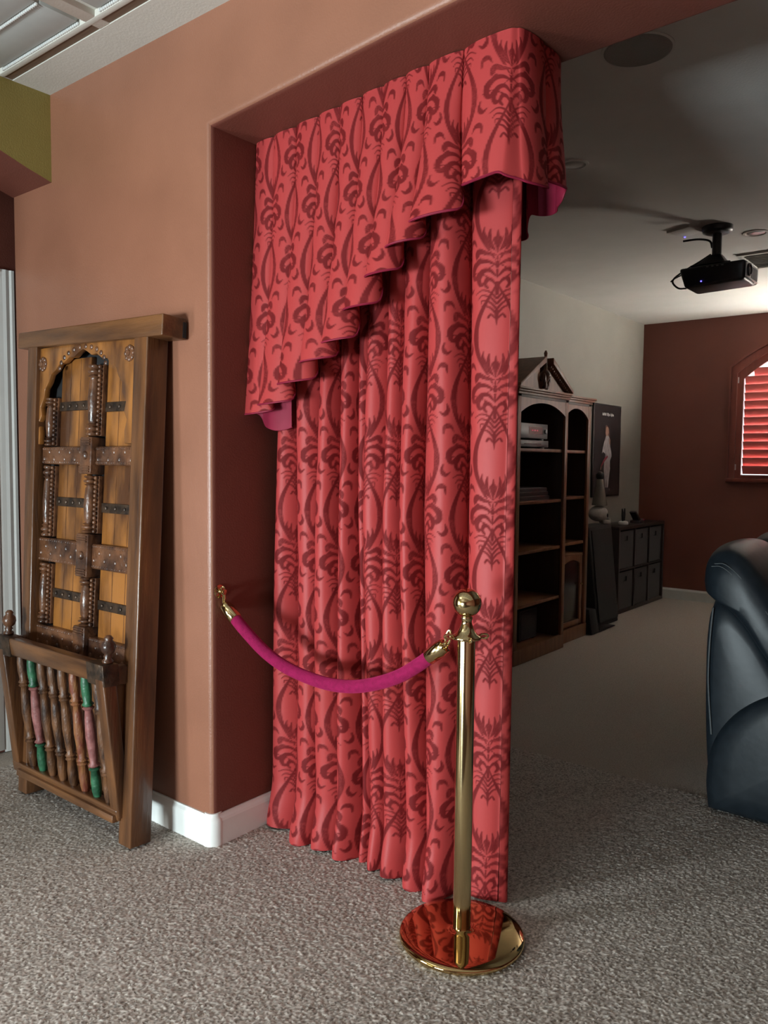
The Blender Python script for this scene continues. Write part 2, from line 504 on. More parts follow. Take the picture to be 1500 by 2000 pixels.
w4 = empty('window_added_left'); w4['kind'] = 'structure'  # invented unseen window frame around the added left lamp
for (y0, y1, z0, z1) in ((-3.77, -3.71, .34, 1.56), (-2.49, -2.43, .34, 1.56), (-3.71, -2.49, 1.50, 1.56), (-3.71, -2.49, .34, .40)):
    box('window_frame', -.9995, -.965, y0, y1, z0, z1, 'trim_white', w4, .004)
# coffered front ceiling: flat border strip, dark slot, beaded panels
ceil = empty('ceiling'); ceil['kind'] = 'structure'
box('ceiling_border', -1.0, 4.6, -.155, 0.0, CH, CH + .06, 'ceiling_white', ceil)
box('ceiling_slot', -1.0, 4.6, -.192, -.155, CH + .004, CH + .06, 'slot_brown', ceil)
box('ceiling_backing_far', -3.1, 4.6, YW - .1, -2.0, CH + .022, CH + .08, 'slot_brown', ceil)
box('ceiling_backing', -3.1, 4.6, -2.0, -.19, CH + .022, CH + .08, 'ceiling_white', ceil)
box('ceiling_rail', -1.0, 4.6, -.212, -.188, CH, CH + .03, 'ceiling_white', ceil, .003)
xs = [-.36 + .66 * k for k in range(-1, 8)]
for x in xs[1:]:
    box('ceiling_beam', x - .030, x + .030, YW, -.152, CH + .001, CH + .03, 'ceiling_white', ceil, .004)
ys = [-.225, -.375]
while ys[-1] > -3.2: ys.append(ys[-1] - (.15 if len(ys) % 2 else .06))
pan = bead = None
for i, x in enumerate(xs[:-1]):
    for j in range(8):
        y1 = -.222 - .148 * j; y0 = y1 - .132
        px0, px1 = x + .062, x + .66 - .062
        if px1 < -1.0: continue
        px0 = max(px0, -.995)
        box('ceiling_panel', px0, px1, y0, y1, CH + .010, CH + .03, 'panel_grey', ceil, .002)
        mb = MB()
        nb = int((px1 - px0) / .012)
        for k in range(nb):
            mb.sphere((px0 + (k + .5) * (px1 - px0) / nb, y1 + .006, CH + .007), .0060, 6, 4)
        if j < 3 and i < 3:
            mb.build('bead_moulding', 'bead_white', ceil, smooth=True, kind='stuff')
        else:
            box('bead_moulding', px0, px1, y1 + .002, y1 + .011, CH + .005, CH + .03, 'bead_white', ceil)
box('ceiling_hall', -3.1, -1.0, YW - .1, 1.1, CH + .001, CH + .07, 'ceiling_white', ceil)

# theatre shell
box('wall_theatre_left', -1.02, -.90, .48, 6.45, 0, TC + .1, 'beige_paint', kind='structure')
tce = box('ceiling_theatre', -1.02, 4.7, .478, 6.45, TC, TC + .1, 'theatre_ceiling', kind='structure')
YB = 6.30
WX0, WX1, WZ0, WZ1 = 0.02, 1.50, 1.22, 2.22      # shuttered window opening, arched head
ARCH = lambda x: WZ1 + .30 * (1 - ((x - (WX0 + WX1) / 2) / ((WX1 - WX0) / 2)) ** 2)
mb = MB().box(-1.02, WX0, YB, YB + .15, 0, TC + .1).box(WX1, 4.7, YB, YB + .15, 0, TC + .1).box(WX0, WX1, YB, YB + .15, 0, WZ0)
N = 24
xsn = [WX0 + (WX1 - WX0) * k / N for k in range(N + 1)]
mb.prism([(WX0, TC + .1)] + [(x, ARCH(x)) for x in xsn] + [(WX1, TC + .1)], lambda a, b, t: (a, YB + .15 * t, b))
mb.build('wall_theatre_back', 'maroon_paint', kind='structure')
baseboard('baseboard_theatre_back', (-.90, YB - .0005), (4.6, YB - .0005), (0, -1), .105)
baseboard('baseboard_theatre_left', (-.8995, .5), (-.8995, YB - .02), (1, 0), .105)

# arched window with red shutters
win = empty('window_1'); win['kind'] = 'structure'
def arch_band(name, off0, off1, y0, y1, mat, zb):
    """flat arched band around the opening between offsets (outward positive)"""
    ins, outs = [], []
    cx = (WX0 + WX1) / 2; hw = (WX1 - WX0) / 2
    for k in range(N + 1):
        u = -1 + 2 * k / N
        ins.append((cx + u * (hw + off0), WZ1 + off0 + .30 * (1 - u * u)))
        outs.append((cx + u * (hw + off1), WZ1 + off1 + .30 * (1 - u * u)))
    poly_i = [(ins[0][0], zb)] + ins + [(ins[-1][0], zb)]
    poly_o = [(outs[0][0], zb)] + outs + [(outs[-1][0], zb)]
    mb = MB()
    for i in range(len(poly_i) - 1):
        a, b, c, d = poly_i[i], poly_i[i + 1], poly_o[i + 1], poly_o[i]
        mb.hexa([(a[0], y0, a[1]), (b[0], y0, b[1]), (c[0], y0, c[1]), (d[0], y0, d[1]), (a[0], y1, a[1]), (b[0], y1, b[1]), (c[0], y1, c[1]), (d[0], y1, d[1])])
    return mb.build(name, mat, win)
arch_band('window_frame', -.005, .030, YB - .035, YB + .02, 'frame_mahogany', WZ0 - .02)
arch_band('window_casing', .030, .052, YB - .024, YB - .0005, 'frame_mahogany', WZ0 - .02)
arch_band('window_casing_edge', .052, .066, YB - .034, YB - .0005, 'frame_mahogany', WZ0 - .02)
box('window_sill', WX0 - .07, WX1 + .07, YB - .045, YB + .02, WZ0 - .035, WZ0 + .003, 'frame_mahogany', win, .006)
arch_band('shutter_frame', -.060, -.005, YB - .012, YB + .022, 'frame_mahogany', WZ0 + .003)
box('shutter_rail', WX0 + .06, WX1 - .06, YB - .012, YB + .022, WZ0 + .003, WZ0 + .035, 'frame_mahogany', win, .003)
box('shutter_stile', .735, .785, YB - .012, YB + .022, WZ0 + .035, WZ1 + .24, 'frame_mahogany', win, .003)
for z in (1.30, 2.12):
    MB().tube([(WX0 + .018, YB - .04, z), (WX0 + .018, YB - .04, z + .055)], .006, 8).build('hinge', 'silver', win, smooth=True)
w3 = empty('window_added_theatre'); w3['kind'] = 'structure'  # made-up window out of view, set around the ceiling fill lamp
for (x0, x1, z0, z1) in ((1.61, 1.66, 1.35, 2.11), (2.24, 2.30, 1.35, 2.11), (1.66, 2.24, 2.05, 2.11), (1.66, 2.24, 1.35, 1.41)):
    box('window_frame', x0, x1, YB - .03, YB - .0005, z0, z1, 'frame_mahogany', w3, .004)
box('window_pane', 1.66, 2.24, YB - .008, YB - .004, 1.41, 2.05, 'lamp_glass', w3)
# louvres, one object each, tilted with the inner edge up
ell = [(.043 * math.cos(2 * PI * k / 12), .0055 * math.sin(2 * PI * k / 12)) for k in range(12)]
th = math.radians(66)
ellr = [(-(a * math.cos(th) - b * math.sin(th)), a * math.sin(th) + b * math.cos(th)) for a, b in ell]
z = WZ0 + .082
while z < WZ1 + .22:
    for (lx0, lx1) in ((WX0 + .069, .728), (.792, WX1 - .069)):
        # clip to the arch
        xs_ok = [x for x in np.linspace(lx0, lx1, 60) if ARCH(x) - .075 > z + .03]
        if len(xs_ok) < 8: continue
        a0, a1 = xs_ok[0], xs_ok[-1]
        MB().prism(ellr, lambda a, b, t: (a0 + (a1 - a0) * t, YB + .006 + a, z + b)).build('louvre', 'shutter_red', win, smooth=True)
    z += .0765
MB().tube([(.41, YB - .045, WZ0 + .09), (.41, YB - .045, WZ1 + .05)], .006, 6).build('tilt_rod', 'shutter_red', win)
MB().box(WX0, WX1, YB + .10, YB + .104, WZ0, WZ1 + .3).build('window_pane', 'glass_pane', win)

# ================================================================== DAMASK PATTERN
PW, PT = 0.35, 0.366
def seg_dist(P, a, b):
    a = np.array(a); b = np.array(b)
    d = b - a
    t = np.clip(((P - a) @ d) / max(1e-12, d @ d), 0, 1)
    q = P - (a + t[..., None] * d)
    return np.sqrt((q ** 2).sum(-1)), t
def spline(pts, n=24):
    pts = np.array(pts, float)
    k = len(pts)
    P_ = np.vstack([2 * pts[0] - pts[1], pts, 2 * pts[-1] - pts[-2]])
    o = []
    for i in range(k - 1):
        p0, p1, p2, p3 = P_[i:i + 4]
        for t in np.linspace(0, 1, max(3, n // (k - 1)), endpoint=False):
            o.append(.5 * ((2 * p1) + (-p0 + p2) * t + (2 * p0 - 5 * p1 + 4 * p2 - p3) * t * t + (-p0 + 3 * p1 - 3 * p2 + p3) * t ** 3))
    o.append(pts[-1])
    return np.array(o)
def build_cell():
    nx, ny = 350, 366
    R = np.full((ny, nx), -1.0)      # >0 inside the dark figure (metres)
    LV = np.full((ny, nx), -1.0)     # light veins cut out of it
    uu = (np.arange(nx) + .5) / nx * PW - PW / 2
    vv = (np.arange(ny) + .5) / ny * PT - PT / 2
    U, Vv = np.meshgrid(uu, vv)
    def stroke(T, pts, w0, w1=None, wm=None, n=20):
        c = spline(pts, n)
        m = len(c)
        s = np.linspace(0, 1, m)
        if wm is None: wd = np.interp(s, [0, 1], [w0, w1 if w1 is not None else w0])
        else: wd = np.interp(s, [0, .5, 1], [w0, wm, w1])
        for ox in (-PW, 0, PW):
            for oy in (-PT, 0, PT):
                cc = c + np.array([ox, oy])
                x0, x1 = cc[:, 0].min() - .03, cc[:, 0].max() + .03
                y0, y1 = cc[:, 1].min() - .03, cc[:, 1].max() + .03
                i0, i1 = np.searchsorted(uu, [x0, x1]); j0, j1 = np.searchsorted(vv, [y0, y1])
                if i1 <= i0 or j1 <= j0: continue
                Pp = np.stack([U[j0:j1, i0:i1], Vv[j0:j1, i0:i1]], -1)
                best = np.full(Pp.shape[:2], -1.0)
                for k in range(m - 1):
                    d, t = seg_dist(Pp, cc[k], cc[k + 1])
                    best = np.maximum(best, wd[k] + (wd[k + 1] - wd[k]) * t - d)
                tgt = R if T == 'd' else LV
                tgt[j0:j1, i0:i1] = np.maximum(tgt[j0:j1, i0:i1], best)
    for (cx, cy) in ((0, 0), (PW / 2, PT / 2)):
        def both(T, pts, *a, **k):
            pts = np.array(pts, float)
            stroke(T, pts + [cx, cy], *a, **k)
            stroke(T, pts * [-1, 1] + [cx, cy], *a, **k)
        def one(T, pts, *a, **k):
            stroke(T, np.array(pts, float) + [cx, cy], *a, **k)
        # long S-shaped ogee ribbon: crescent-thick at the belly of each ring, thin at the crossings
        vs_ = np.linspace(-.150, .150, 17)
        both('d', [(.060 * math.cos(PI * v / .31) ** 1.25 + .001, v) for v in vs_], .0014, .0022, .0105, n=68)
        # ribbon tails sweeping past the crossing to the next column
        both('d', [(.001, .150), (-.030, .178), (-.058, .190), (-.085, .186)], .0032, .0016)
        both('d', [(.001, -.150), (-.022, -.166), (-.036, -.168)], .0020, .0010)
        # three-lobed palmette and scrolls that rise inside the foot of the ring
        one('d', [(0, -.120), (0, -.085), (0, -.058)], .002, .0015, .0060)
        both('d', [(.003, -.118), (.012, -.092), (.020, -.070), (.018, -.052)], .0015, .0020, .0065)
        both('d', [(.006, -.104), (.024, -.086), (.036, -.062), (.034, -.044)], .0012, .0016, .0060)
        both('l', [(.003, -.116), (.013, -.084), (.014, -.06)], .0011)
        # --- bouquet between rings of the neighbouring column (centred beside the ring belly)
    SC, WS = np.array([.98, 1.12]), .80
    for (cx, cy) in ((0, PT / 2), (PW / 2, 0)):
        def both(T, pts, *a, **k):
            pts = np.array(pts, float)
            stroke(T, pts * SC + [cx, cy], *[q * WS for q in a], **k)
            stroke(T, pts * SC * [-1, 1] + [cx, cy], *[q * WS for q in a], **k)
        def one(T, pts, *a, **k):
            stroke(T, np.array(pts, float) * SC + [cx, cy], *[q * WS for q in a], **k)
        one('d', [(0, .066), (0, .090)], .0035, .0125)                                     # trefoil
        both('d', [(.003, .060), (.017, .072), (.028, .082)], .0030, .0100)
        both('d', [(.004, .050), (.026, .054), (.046, .062), (.058, .056), (.055, .042), (.046, .042)], .0030, .0045, .0125)  # upper scroll
        both('l', [(.003, .052), (.024, .061), (.044, .070)], .0016)
        both('d', [(.003, .022), (.026, .034), (.052, .034), (.074, .018), (.074, -.002), (.062, -.008), (.056, .002)], .0030, .0050, .0135)  # great leaf
        both('l', [(.002, .034), (.024, .046), (.048, .047), (.066, .036)], .0016)
        both('d', [(.003, -.006), (.020, .010), (.040, .008), (.052, -.010), (.046, -.026), (.034, -.024)], .0030, .0050, .0115)
        both('l', [(.003, .008), (.022, .021), (.046, .020), (.060, .004)], .0014)
        both('d', [(.003, -.030), (.014, -.016), (.026, -.014), (.032, -.026), (.024, -.036)], .0025, .0040, .0085)
        both('l', [(.003, -.016), (.018, -.002), (.034, -.004), (.040, -.016)], .0013)
        one('d', [(0, .046), (0, .020)], .0020, .0065)
        one('d', [(0, .010), (0, -.010)], .0045, .0020)
        one('d', [(0, -.026), (0, -.052)], .0085, .0060)
        for k in range(4):                                                                 # striped fan
            yy = -.044 - .0135 * k
            both('d', [(.001, yy - .020), (.018, yy - .003), (.040, yy + .003), (.062 - .010 * k, yy - .006)], .0046, .0016)
        one('d', [(0, -.098), (0, -.134)], .0085, .0012)
        both('d', [(.003, -.116), (.015, -.106), (.022, -.113)], .0035, .0045)
        # loose leaves around it
        both('d', [(.060, .076), (.072, .090), (.090, .088), (.094, .070)], .0015, .0030, .0100)
        both('d', [(.070, -.034), (.086, -.042), (.098, -.030), (.094, -.014)], .0015, .0030, .0095)
        both('d', [(.040, .094), (.046, .106)], .0050, .0030)
    A = np.clip(R / .0024 + .5, 0, 1) * (1 - np.clip(LV / .0018 + .5, 0, 1))
    # worn, thready areas of the weave
    g = rng.random((ny, nx))
    blot = np.zeros_like(A)
    for s, am in ((61, 1.0), (31, .6)):
        q = rng.random((ny // s + 2, nx // s + 2))
        yy = np.linspace(0, q.shape[0] - 1.001, ny); xx = np.linspace(0, q.shape[1] - 1.001, nx)
        yi, xi = yy.astype(int), xx.astype(int)
        fy, fx = (yy - yi)[:, None], (xx - xi)[None]
        blot += am * (q[yi][:, xi] * (1 - fy) * (1 - fx) + q[yi + 1][:, xi] * fy * (1 - fx) + q[yi][:, xi + 1] * (1 - fy) * fx + q[yi + 1][:, xi + 1] * fy * fx)
    blot = np.clip((blot / 1.6 - .5) * 4, 0, 1)
    return A * (1 - blot * .30 * (g > .45))
CELL = build_cell()
def damask(u, v):
    ny, nx = CELL.shape
    fx = ((u / PW + .5) % 1) * nx - .5
    fy = ((v / PT + .5) % 1) * ny - .5
    x0 = np.floor(fx).astype(int); y0 = np.floor(fy).astype(int)
    tx, ty = fx - x0, fy - y0
    x1, y1 = (x0 + 1) % nx, (y0 + 1) % ny
    x0 %= nx; y0 %= ny
    return (CELL[y0, x0] * (1 - tx) + CELL[y0, x1] * tx) * (1 - ty) + (CELL[y1, x0] * (1 - tx) + CELL[y1, x1] * tx) * ty

# ================================================================== CURTAIN PANEL
E_top = np.array([.045, .14, .235, .33, .41, .46, .54, .615, .70, .815, .965])
E_mid = np.array([.035, .14, .240, .33, .408, .455, .535, .61, .69, .818, .962])
E_bot = np.array([.000, .135, .265, .37, .44, .50, .575, .655, .745, .838, .962])
AMP = np.array([.130, .140, .145, .130, .090, .120, .125, .130, .125, .042])
BB = [1.5, 1.7, 1.65, 1.6, 1.2, 1.55, 1.6, 1.65, 1.5, .8]
PH = rng.random((10, 3)) * 6.28
NPH = 76
ph = np.linspace(0, 1, NPH, endpoint=False)
zrow = np.linspace(0.004, 2.38, 600)
NC = 10 * NPH + 1
V = np.zeros((len(zrow), NC, 3))
fr = zrow / 2.38
def lerp3(t, a, b, c):
    return np.where(t < .5, a + (b - a) * (t / .5), b + (c - b) * ((t - .5) / .5))
Ez = np.stack([lerp3(fr, E_bot[i], E_mid[i], E_top[i]) + (0 if i in (0, 10) else .007) * np.sin(zrow * 2.1 + i * 1.9) for i in range(11)], 1)
for i in range(10):
    wdt = (Ez[:, i + 1] - Ez[:, i])[:, None]
    am = AMP[i] * (1.12 - .22 * fr + .08 * np.sin(zrow * 2.6 + PH[i, 0]))[:, None]
    am = am * (1 + .22 * smooth1((.18 - zrow) / .18))[:, None]
    last = i == 9
    b = BB[i] + .15 * np.sin(zrow * 1.7 + PH[i, 1])[:, None]
    p = ph[None]
    skew = .06 * np.sin(zrow * 1.3 + PH[i, 2])[:, None]
    V[:, i * NPH:(i + 1) * NPH, 0] = Ez[:, i][:, None] + wdt * (p - b * np.sin(2 * PI * (p + skew * np.sin(PI * p))) / (2 * PI))
    if last:
        prof = np.where(p < .45, (1 - np.cos(2 * PI * p / .9)) / 2, 1 - .55 * smooth1((p - .45) / .5))
    else:
        prof = (1 - np.cos(2 * PI * p)) / 2
        prof = prof ** .72
    V[:, i * NPH:(i + 1) * NPH, 1] = (.352 if last else .372) - am * prof
V[:, -1, 0] = Ez[:, 10]; V[:, -1, 1] = .352 - AMP[9] * .45
V[:, :, 1] += (.010 * np.sin(V[:, :, 0] * 5 + 1) )
V[:, :, 2] = zrow[:, None]
# hem not quite level
V[:, :, 2] += (.006 * np.sin(V[:, :, 0] * 23) * (1 - fr)[:, None] ** 6)
mid = V[len(zrow) // 2]
su = np.concatenate([[0], np.cumsum(np.hypot(np.diff(mid[:, 0]), np.diff(mid[:, 1])))])
# fabric width follows the rows only roughly; keep u fixed per column so the weave hangs straight
uc = su - su[-1]
pat = damask(np.broadcast_to(uc[None], V.shape[:2]) + .04, np.broadcast_to(zrow[:, None], V.shape[:2]) + .10)
curt = empty('curtain', (.48, .3, 0), label='tall red damask curtain hanging in deep folds to the carpet', cat='curtain')
me = grid_mesh('drape', V - np.array([.48, .3, 0]), {'damask': pat})
link('drape', me, 'damask', curt)
# turned leading edge with its seam
zz = np.linspace(.004, 2.36, 240)
ex = np.interp(zz, zrow, V[:, -1, 0]); ey = np.interp(zz, zrow, V[:, -1, 1])
g = np.zeros((len(zz), 9, 3))
for k in range(9):
    t = k / 8
    g[:, k, 0] = ex + .003 + .024 * math.sin(PI * t) ** .7 * (1 if t < .5 else 1) * .9 - .45
    g[:, k, 1] = ey + .030 * t - .004 - .3
    g[:, k, 2] = zz
g[:, :, 0] += .45 - .48
ue = np.linspace(0, .05, 9)
pe = damask(np.broadcast_to(ue[None], g.shape[:2]) + .05, np.broadcast_to(zz[:, None], g.shape[:2]) + .10)
me = grid_mesh('leading_edge', g, {'damask': pe})
link('leading_edge', me, 'damask', curt)
box('curtain_rod_track', -.47, .49, -.03, .0, 2.38, 2.40, 'black_matte', curt, .003)

# ================================================================== VALANCE (cascade jabot that wraps round the board)
# each fold: start, end (plan), outward normal, hem height at its front, amplitude at the hem
F_ = []
fx = [0.0, .095, .20, .305, .40, .49, .578, .662, .745, .862, 1.03]
fz = [1.530, 1.560, 1.625, 1.690, 1.745, 1.840, 1.930, 2.005, 2.065, 2.150]
fa = [.050, .070, .085, .090, .085, .085, .085, .090, .085, .035]
F_.append(((.165, .228), (.006, .222), (0, -1), 1.475, .012))
for i in range(10):
    F_.append(((fx[i], .212), (fx[i + 1], .212), (0, -1), fz[i], fa[i]))
F_.append(((1.035, .215), (1.045, .34), (1, 0), 2.135, .030))
F_.append(((1.045, .34), (1.035, .462), (1, 0), 2.165, .032))
bx_ = [1.03, .93, .84, .75, .66, .57, .48, .39, .30, .21, .11, .0]
for i in range(5):
    F_.append(((bx_[i], .462), (bx_[i + 1], .462), (0, 1), 2.13 - .062 * i, .030))
NF = 60
rows = 310
tv = np.linspace(0, 1, rows)
cols = []
pf = np.linspace(0, 1, NF, endpoint=False)
allx, ally, allz = [], [], []
for i, (A, B, Nn, zf, am) in enumerate(F_):
    A = np.array(A); B = np.array(B); Nn = np.array(Nn, float)
    zn = F_[i + 1][3] if i + 1 < len(F_) else zf
    tail = i == 0
    hem = zf + (zn - zf) * smooth1((pf - .78) / .22)
    hem = hem - .012 * np.sin(PI * np.clip(pf / .75, 0, 1))
    if not tail:
        zp = F_[i - 1][3]
    top = np.array([sof(max(0, min(1.0, A[0] + (B[0] - A[0]) * p))) for p in pf]) - .001
    t = tv[:, None]
    grow = t ** 1.25
    amp = (.017 if not tail else .0) * (1 - grow) + am * grow
    bb = (1.25 + ((3.3 if am > .036 else 1.1) - 1.25) * t ** 2.6) if not tail else 0 * t
    if i == 10:   # wide corner fold: flat front
        prof = np.minimum(1, np.sin(PI * np.clip(pf, 0, .5)) ) [None] * np.ones_like(t)
        prof = np.where(pf[None] < .5, (1 - np.cos(2 * PI * pf[None])) / 2, 1 - .45 * smooth1((pf[None] - .5) / .5))
        bb = bb * .55
    else:
        prof = ((1 - np.cos(2 * PI * pf)) / 2)[None] ** .9
    s = pf[None] - bb * np.sin(2 * PI * pf[None]) / (2 * PI)
    off = amp * prof + (.018 * grow if not tail else 0)
    x = A[0] + (B[0] - A[0]) * s + Nn[0] * off
    y = A[1] + (B[1] - A[1]) * s + Nn[1] * off
    x = x + .002 * np.sin(t * 6 + i * 2.3)
    z = top[None] * (1 - t) + hem[None] * t
    allx.append(np.broadcast_to(x, z.shape)); ally.append(np.broadcast_to(y, z.shape)); allz.append(z)
VX, VY, VZ = (np.concatenate(q, 1) for q in (allx, ally, allz))
def gsm(a, k=3):
    w_ = np.exp(-np.linspace(-2, 2, 2 * k + 1) ** 2 / 1.5); w_ /= w_.sum()
    p = np.pad(a, ((0, 0), (k, k)), 'edge')
    return sum(w_[j] * p[:, j:j + a.shape[1]] for j in range(2 * k + 1))
VX, VY, VZ = gsm(VX, 7), gsm(VY, 7), gsm(VZ, 7)
VV = np.stack([VX, VY, VZ], -1)
mrow = VV[int(rows * .6)]
su = np.concatenate([[0], np.cumsum(np.hypot(np.diff(mrow[:, 0]), np.diff(mrow[:, 1])))])
pat = damask(np.broadcast_to(su[None], VZ.shape) + .02, VZ + .19)
val = empty('curtain_valance', (.5, .33, 2.40), label='red damask cascade valance with stepped ruffled hem under the soffit', cat='valance')
OV = np.array([.5, .33, 2.40])
me = grid_mesh('valance_cloth', VV - OV, {'damask': pat})
link('valance_cloth', me, 'damask', val)
# lining just inside the cloth
du = np.gradient(VV, axis=1); dv = np.gradient(VV, axis=0)
nn = np.cross(du, dv); nn /= np.maximum(1e-9, np.linalg.norm(nn, axis=-1, keepdims=True))
L = VV + nn * (-.003)
if np.mean(((L - VV) * (VV - np.array([.5, .337, 2.0])))[:, :, 1][:, 80:600]) > 0: L = VV + nn * .003
L = L[::2, ::2].copy()
L[-1, :, 2] -= .004
me = grid_mesh('lining', L - OV)
link('lining', me, 'lining_crimson', val, label='plain crimson lining')
# piped hem
hemp = VV[-1, ::3] - OV
MB().tube([tuple(p) for p in hemp], .0032, 5).build('hem_piping', 'lining_crimson', val, smooth=True)
box('mounting_board', -.49, .50, -.10, .115, .03, .055, 'oak_shade_dark', val)

# ================================================================== STANCHION AND ROPE
SX, SY = .975, .10
st = empty('stanchion', (SX, SY, 0), label='polished brass stanchion post with ball top and round base on carpet', cat='stanchion')
MB().lathe([(.150, .002), (.176, .003), (.1785, .008), (.1785, .013), (.174, .018), (.150, .0215), (.09, .025), (.045, .0275), (.030, .029), (.0255, .032)], 96).build('base', 'brass_dark', st, smooth=True, angle=1.2)
MB().lathe([(.0255, .030), (.0255, .862), (.0245, .866)], 48).build('pole', 'brass', st, smooth=True)
MB().lathe([(.026, .862), (.041, .866), (.043, .870), (.041, .874), (.030, .880), (.022, .892), (.0155, .908), (.0145, .916), (.0165, .922), (.017, .926), (.014, .932)], 40).build('collar', 'brass', st, smooth=True, angle=1.2)
bp_ = [(max(.0005, .041 * math.sin(a)), .967 - .041 * math.cos(a)) for a in np.linspace(.25, PI, 28)]
MB().lathe(bp_, 48).build('ball_finial', 'brass', st, smooth=True, angle=1.5)
for a in (0, 90, 180, 270):
    an = math.radians(a + 45)
    c = Vector((.050 * math.cos(an), .050 * math.sin(an), .872))
    pts = [c + Vector((math.cos(an) * .012 * math.cos(q), math.sin(an) * .012 * math.cos(q), .012 * math.sin(q) * .5)) for q in np.linspace(0, 2 * PI, 16, endpoint=False)]
    MB().tube(pts, .0032, 6, closed=True).build('rope_ring', 'brass', st, smooth=True)

RP = np.array([(.058, .050, .815), (.11, .053, .775), (.199, .058, .717), (.29, .062, .680), (.391, .066, .660), (.49, .068, .654), (.587, .070, .664), (.68, .072, .691), (.765, .074, .729), (.835, .077, .776), (.872, .08, .806)])
rc = spline(RP, 60)
rope = empty('velvet_rope', (.48, .066, .66), label='magenta velvet barrier rope sagging between wall hook and brass post', cat='rope')
O = np.array([.48, .066, .66])
MB().tube([tuple(p - O) for p in rc], .0205, 20).build('rope_cover', 'velvet_magenta', rope, smooth=True)
def rope_end(p, d, tip):
    d = Vector(d).normalized(); p = Vector(p) - Vector(O)
    cap = MB().lathe([(.0215, -.012), (.0235, -.010), (.0235, .040), (.0220, .044), (.0225, .048), (.0205, .055), (.010, .058), (.008, .064)], 28, tuple(p), tuple(d)).build('end_cap', 'brass', rope, smooth=True, angle=1.0)
    a = p + d * .060
    b = Vector(tip) - Vector(O)
    m_ = (a + b) / 2
    side = d.cross(Vector((0, 1, 0))).normalized()
    L_ = (b - a).length
    pts = [a + (b - a) * (.5 - .5 * math.cos(q)) + side * (.009 * math.sin(q)) for q in np.linspace(0, 2 * PI, 20, endpoint=False)]
    MB().tube(pts, .0036, 7, closed=True).build('snap_hook', 'brass', cap, smooth=True)
rope_end(RP[0], RP[0] - RP[1], (.020, .0375, .892))
rope_end(RP[-1], RP[-1] - RP[-2], (.931, .085, .884))

hk = empty('wall_hook', (0, .034, .90), label='small round brass rope hook plate screwed to the jamb', cat='hook')
MB().lathe([(.0235, .0005), (.0235, .0028), (.020, .005), (.008, .007), (.0065, .014), (.0065, .020), (.0095, .024), (.0095, .030), (.006, .032)], 28, (0, 0, 0), (1, 0, 0)).build('plate', 'brass', hk, smooth=True, angle=1.0)
MB().tube([(.020 + .011 * math.sin(q) * .6, .0035 * math.sin(q), .004 - .013 * math.cos(q)) for q in np.linspace(0, 2 * PI, 18, endpoint=False)], .003, 6, closed=True).build('ring', 'brass', hk, smooth=True)

# ================================================================== CARVED DOOR RACK LEANING ON THE WALL
LEAN = math.atan(.0586)
rk = empty('magazine_rack', (0, -.21, 0), (-LEAN, 0, 0), label='antique carved wooden door rack with spindle basket leaning on wall', cat='rack')
# local: x as world, y=0 front plane of the posts, z up along the lean
def hexpost(name, xb0, xb1, xt0, xt1, z0, z1, y0, y1, mat):
    return MB().hexa([(xb0, y0, z0), (xb1, y0, z0), (xb1, y1, z0), (xb0, y1, z0), (xt0, y0, z1), (xt1, y0, z1), (xt1, y1, z1), (xt0, y1, z1)]).build(name, mat, rk, .006, 3)
hexpost('post', -.258, -.186, -.284, -.204, .006, 1.80, 0, .088, 'walnut')
hexpost('post', -.965, -.900, -1.020, -.950, .006, 1.82, 0, .088, 'walnut')
# top beam (slightly out of level) with a dark plug at its right end
bm_ = MB().hexa([(-1.093, -.004, 1.808), (-.116, -.004, 1.776), (-.116, .095, 1.776), (-1.093, .095, 1.808), (-1.093, -.004, 1.872), (-.116, -.004, 1.850), (-.116, .095, 1.850), (-1.093, .095, 1.872)])
bm_.build('top_beam', 'walnut_x', rk, .005, 3)
box('beam_end_notch', -.1185, -.1145, .080, .094, 1.782, 1.836, 'black_matte', rk)
# back board, coloured black for the shade in the recess, and lower panel
box('back_board', -.975, -.255, .074, .084, .50, 1.80, 'black_matte', rk)
box('lower_panel', -.935, -.250, .050, .072, .112, .592, 'walnut', rk, .003)
# leaf panels: two leaves x three tiers, each of two boards split by an iron strap
tiers = [(1.403, 1.750), (1.040, 1.340), (.690, .950)]
for (z0, z1) in tiers:
    for (x0, x1) in ((-.835, -.630), (-.515, -.268)):
        lp = box('leaf_panel', x0, x1, .050, .075, z0, z1, 'amber_wood', rk, .004)
        nb = 3
        for k in range(1, nb):
            xx = x0 + (x1 - x0) * k / nb
            box('board_joint', xx - .0012, xx + .0012, .0492, .052, z0 + .005, z1 - .005, 'carved_wood', lp)
    for k, (x0, x1) in enumerate(((-.835, -.630), (-.515, -.268))):
        zm = {1.403: 1.553, 1.040: 1.178, .690: .815}[z0] + (.012 if k == 0 else 0)
        sb = box('iron_strap', x0 + .002, x1 - .002, .043, .051, zm - .018, zm + .018, 'iron', rk, .002)
        mb = MB()
        for q in range(4):
            mb.sphere((x0 + (x1 - x0) * (q + .6) / 4.2, .041, zm), .007, 8, 4, (1, .6, 1))
        mb.build('stud_row', 'iron', sb, smooth=True, kind='stuff')
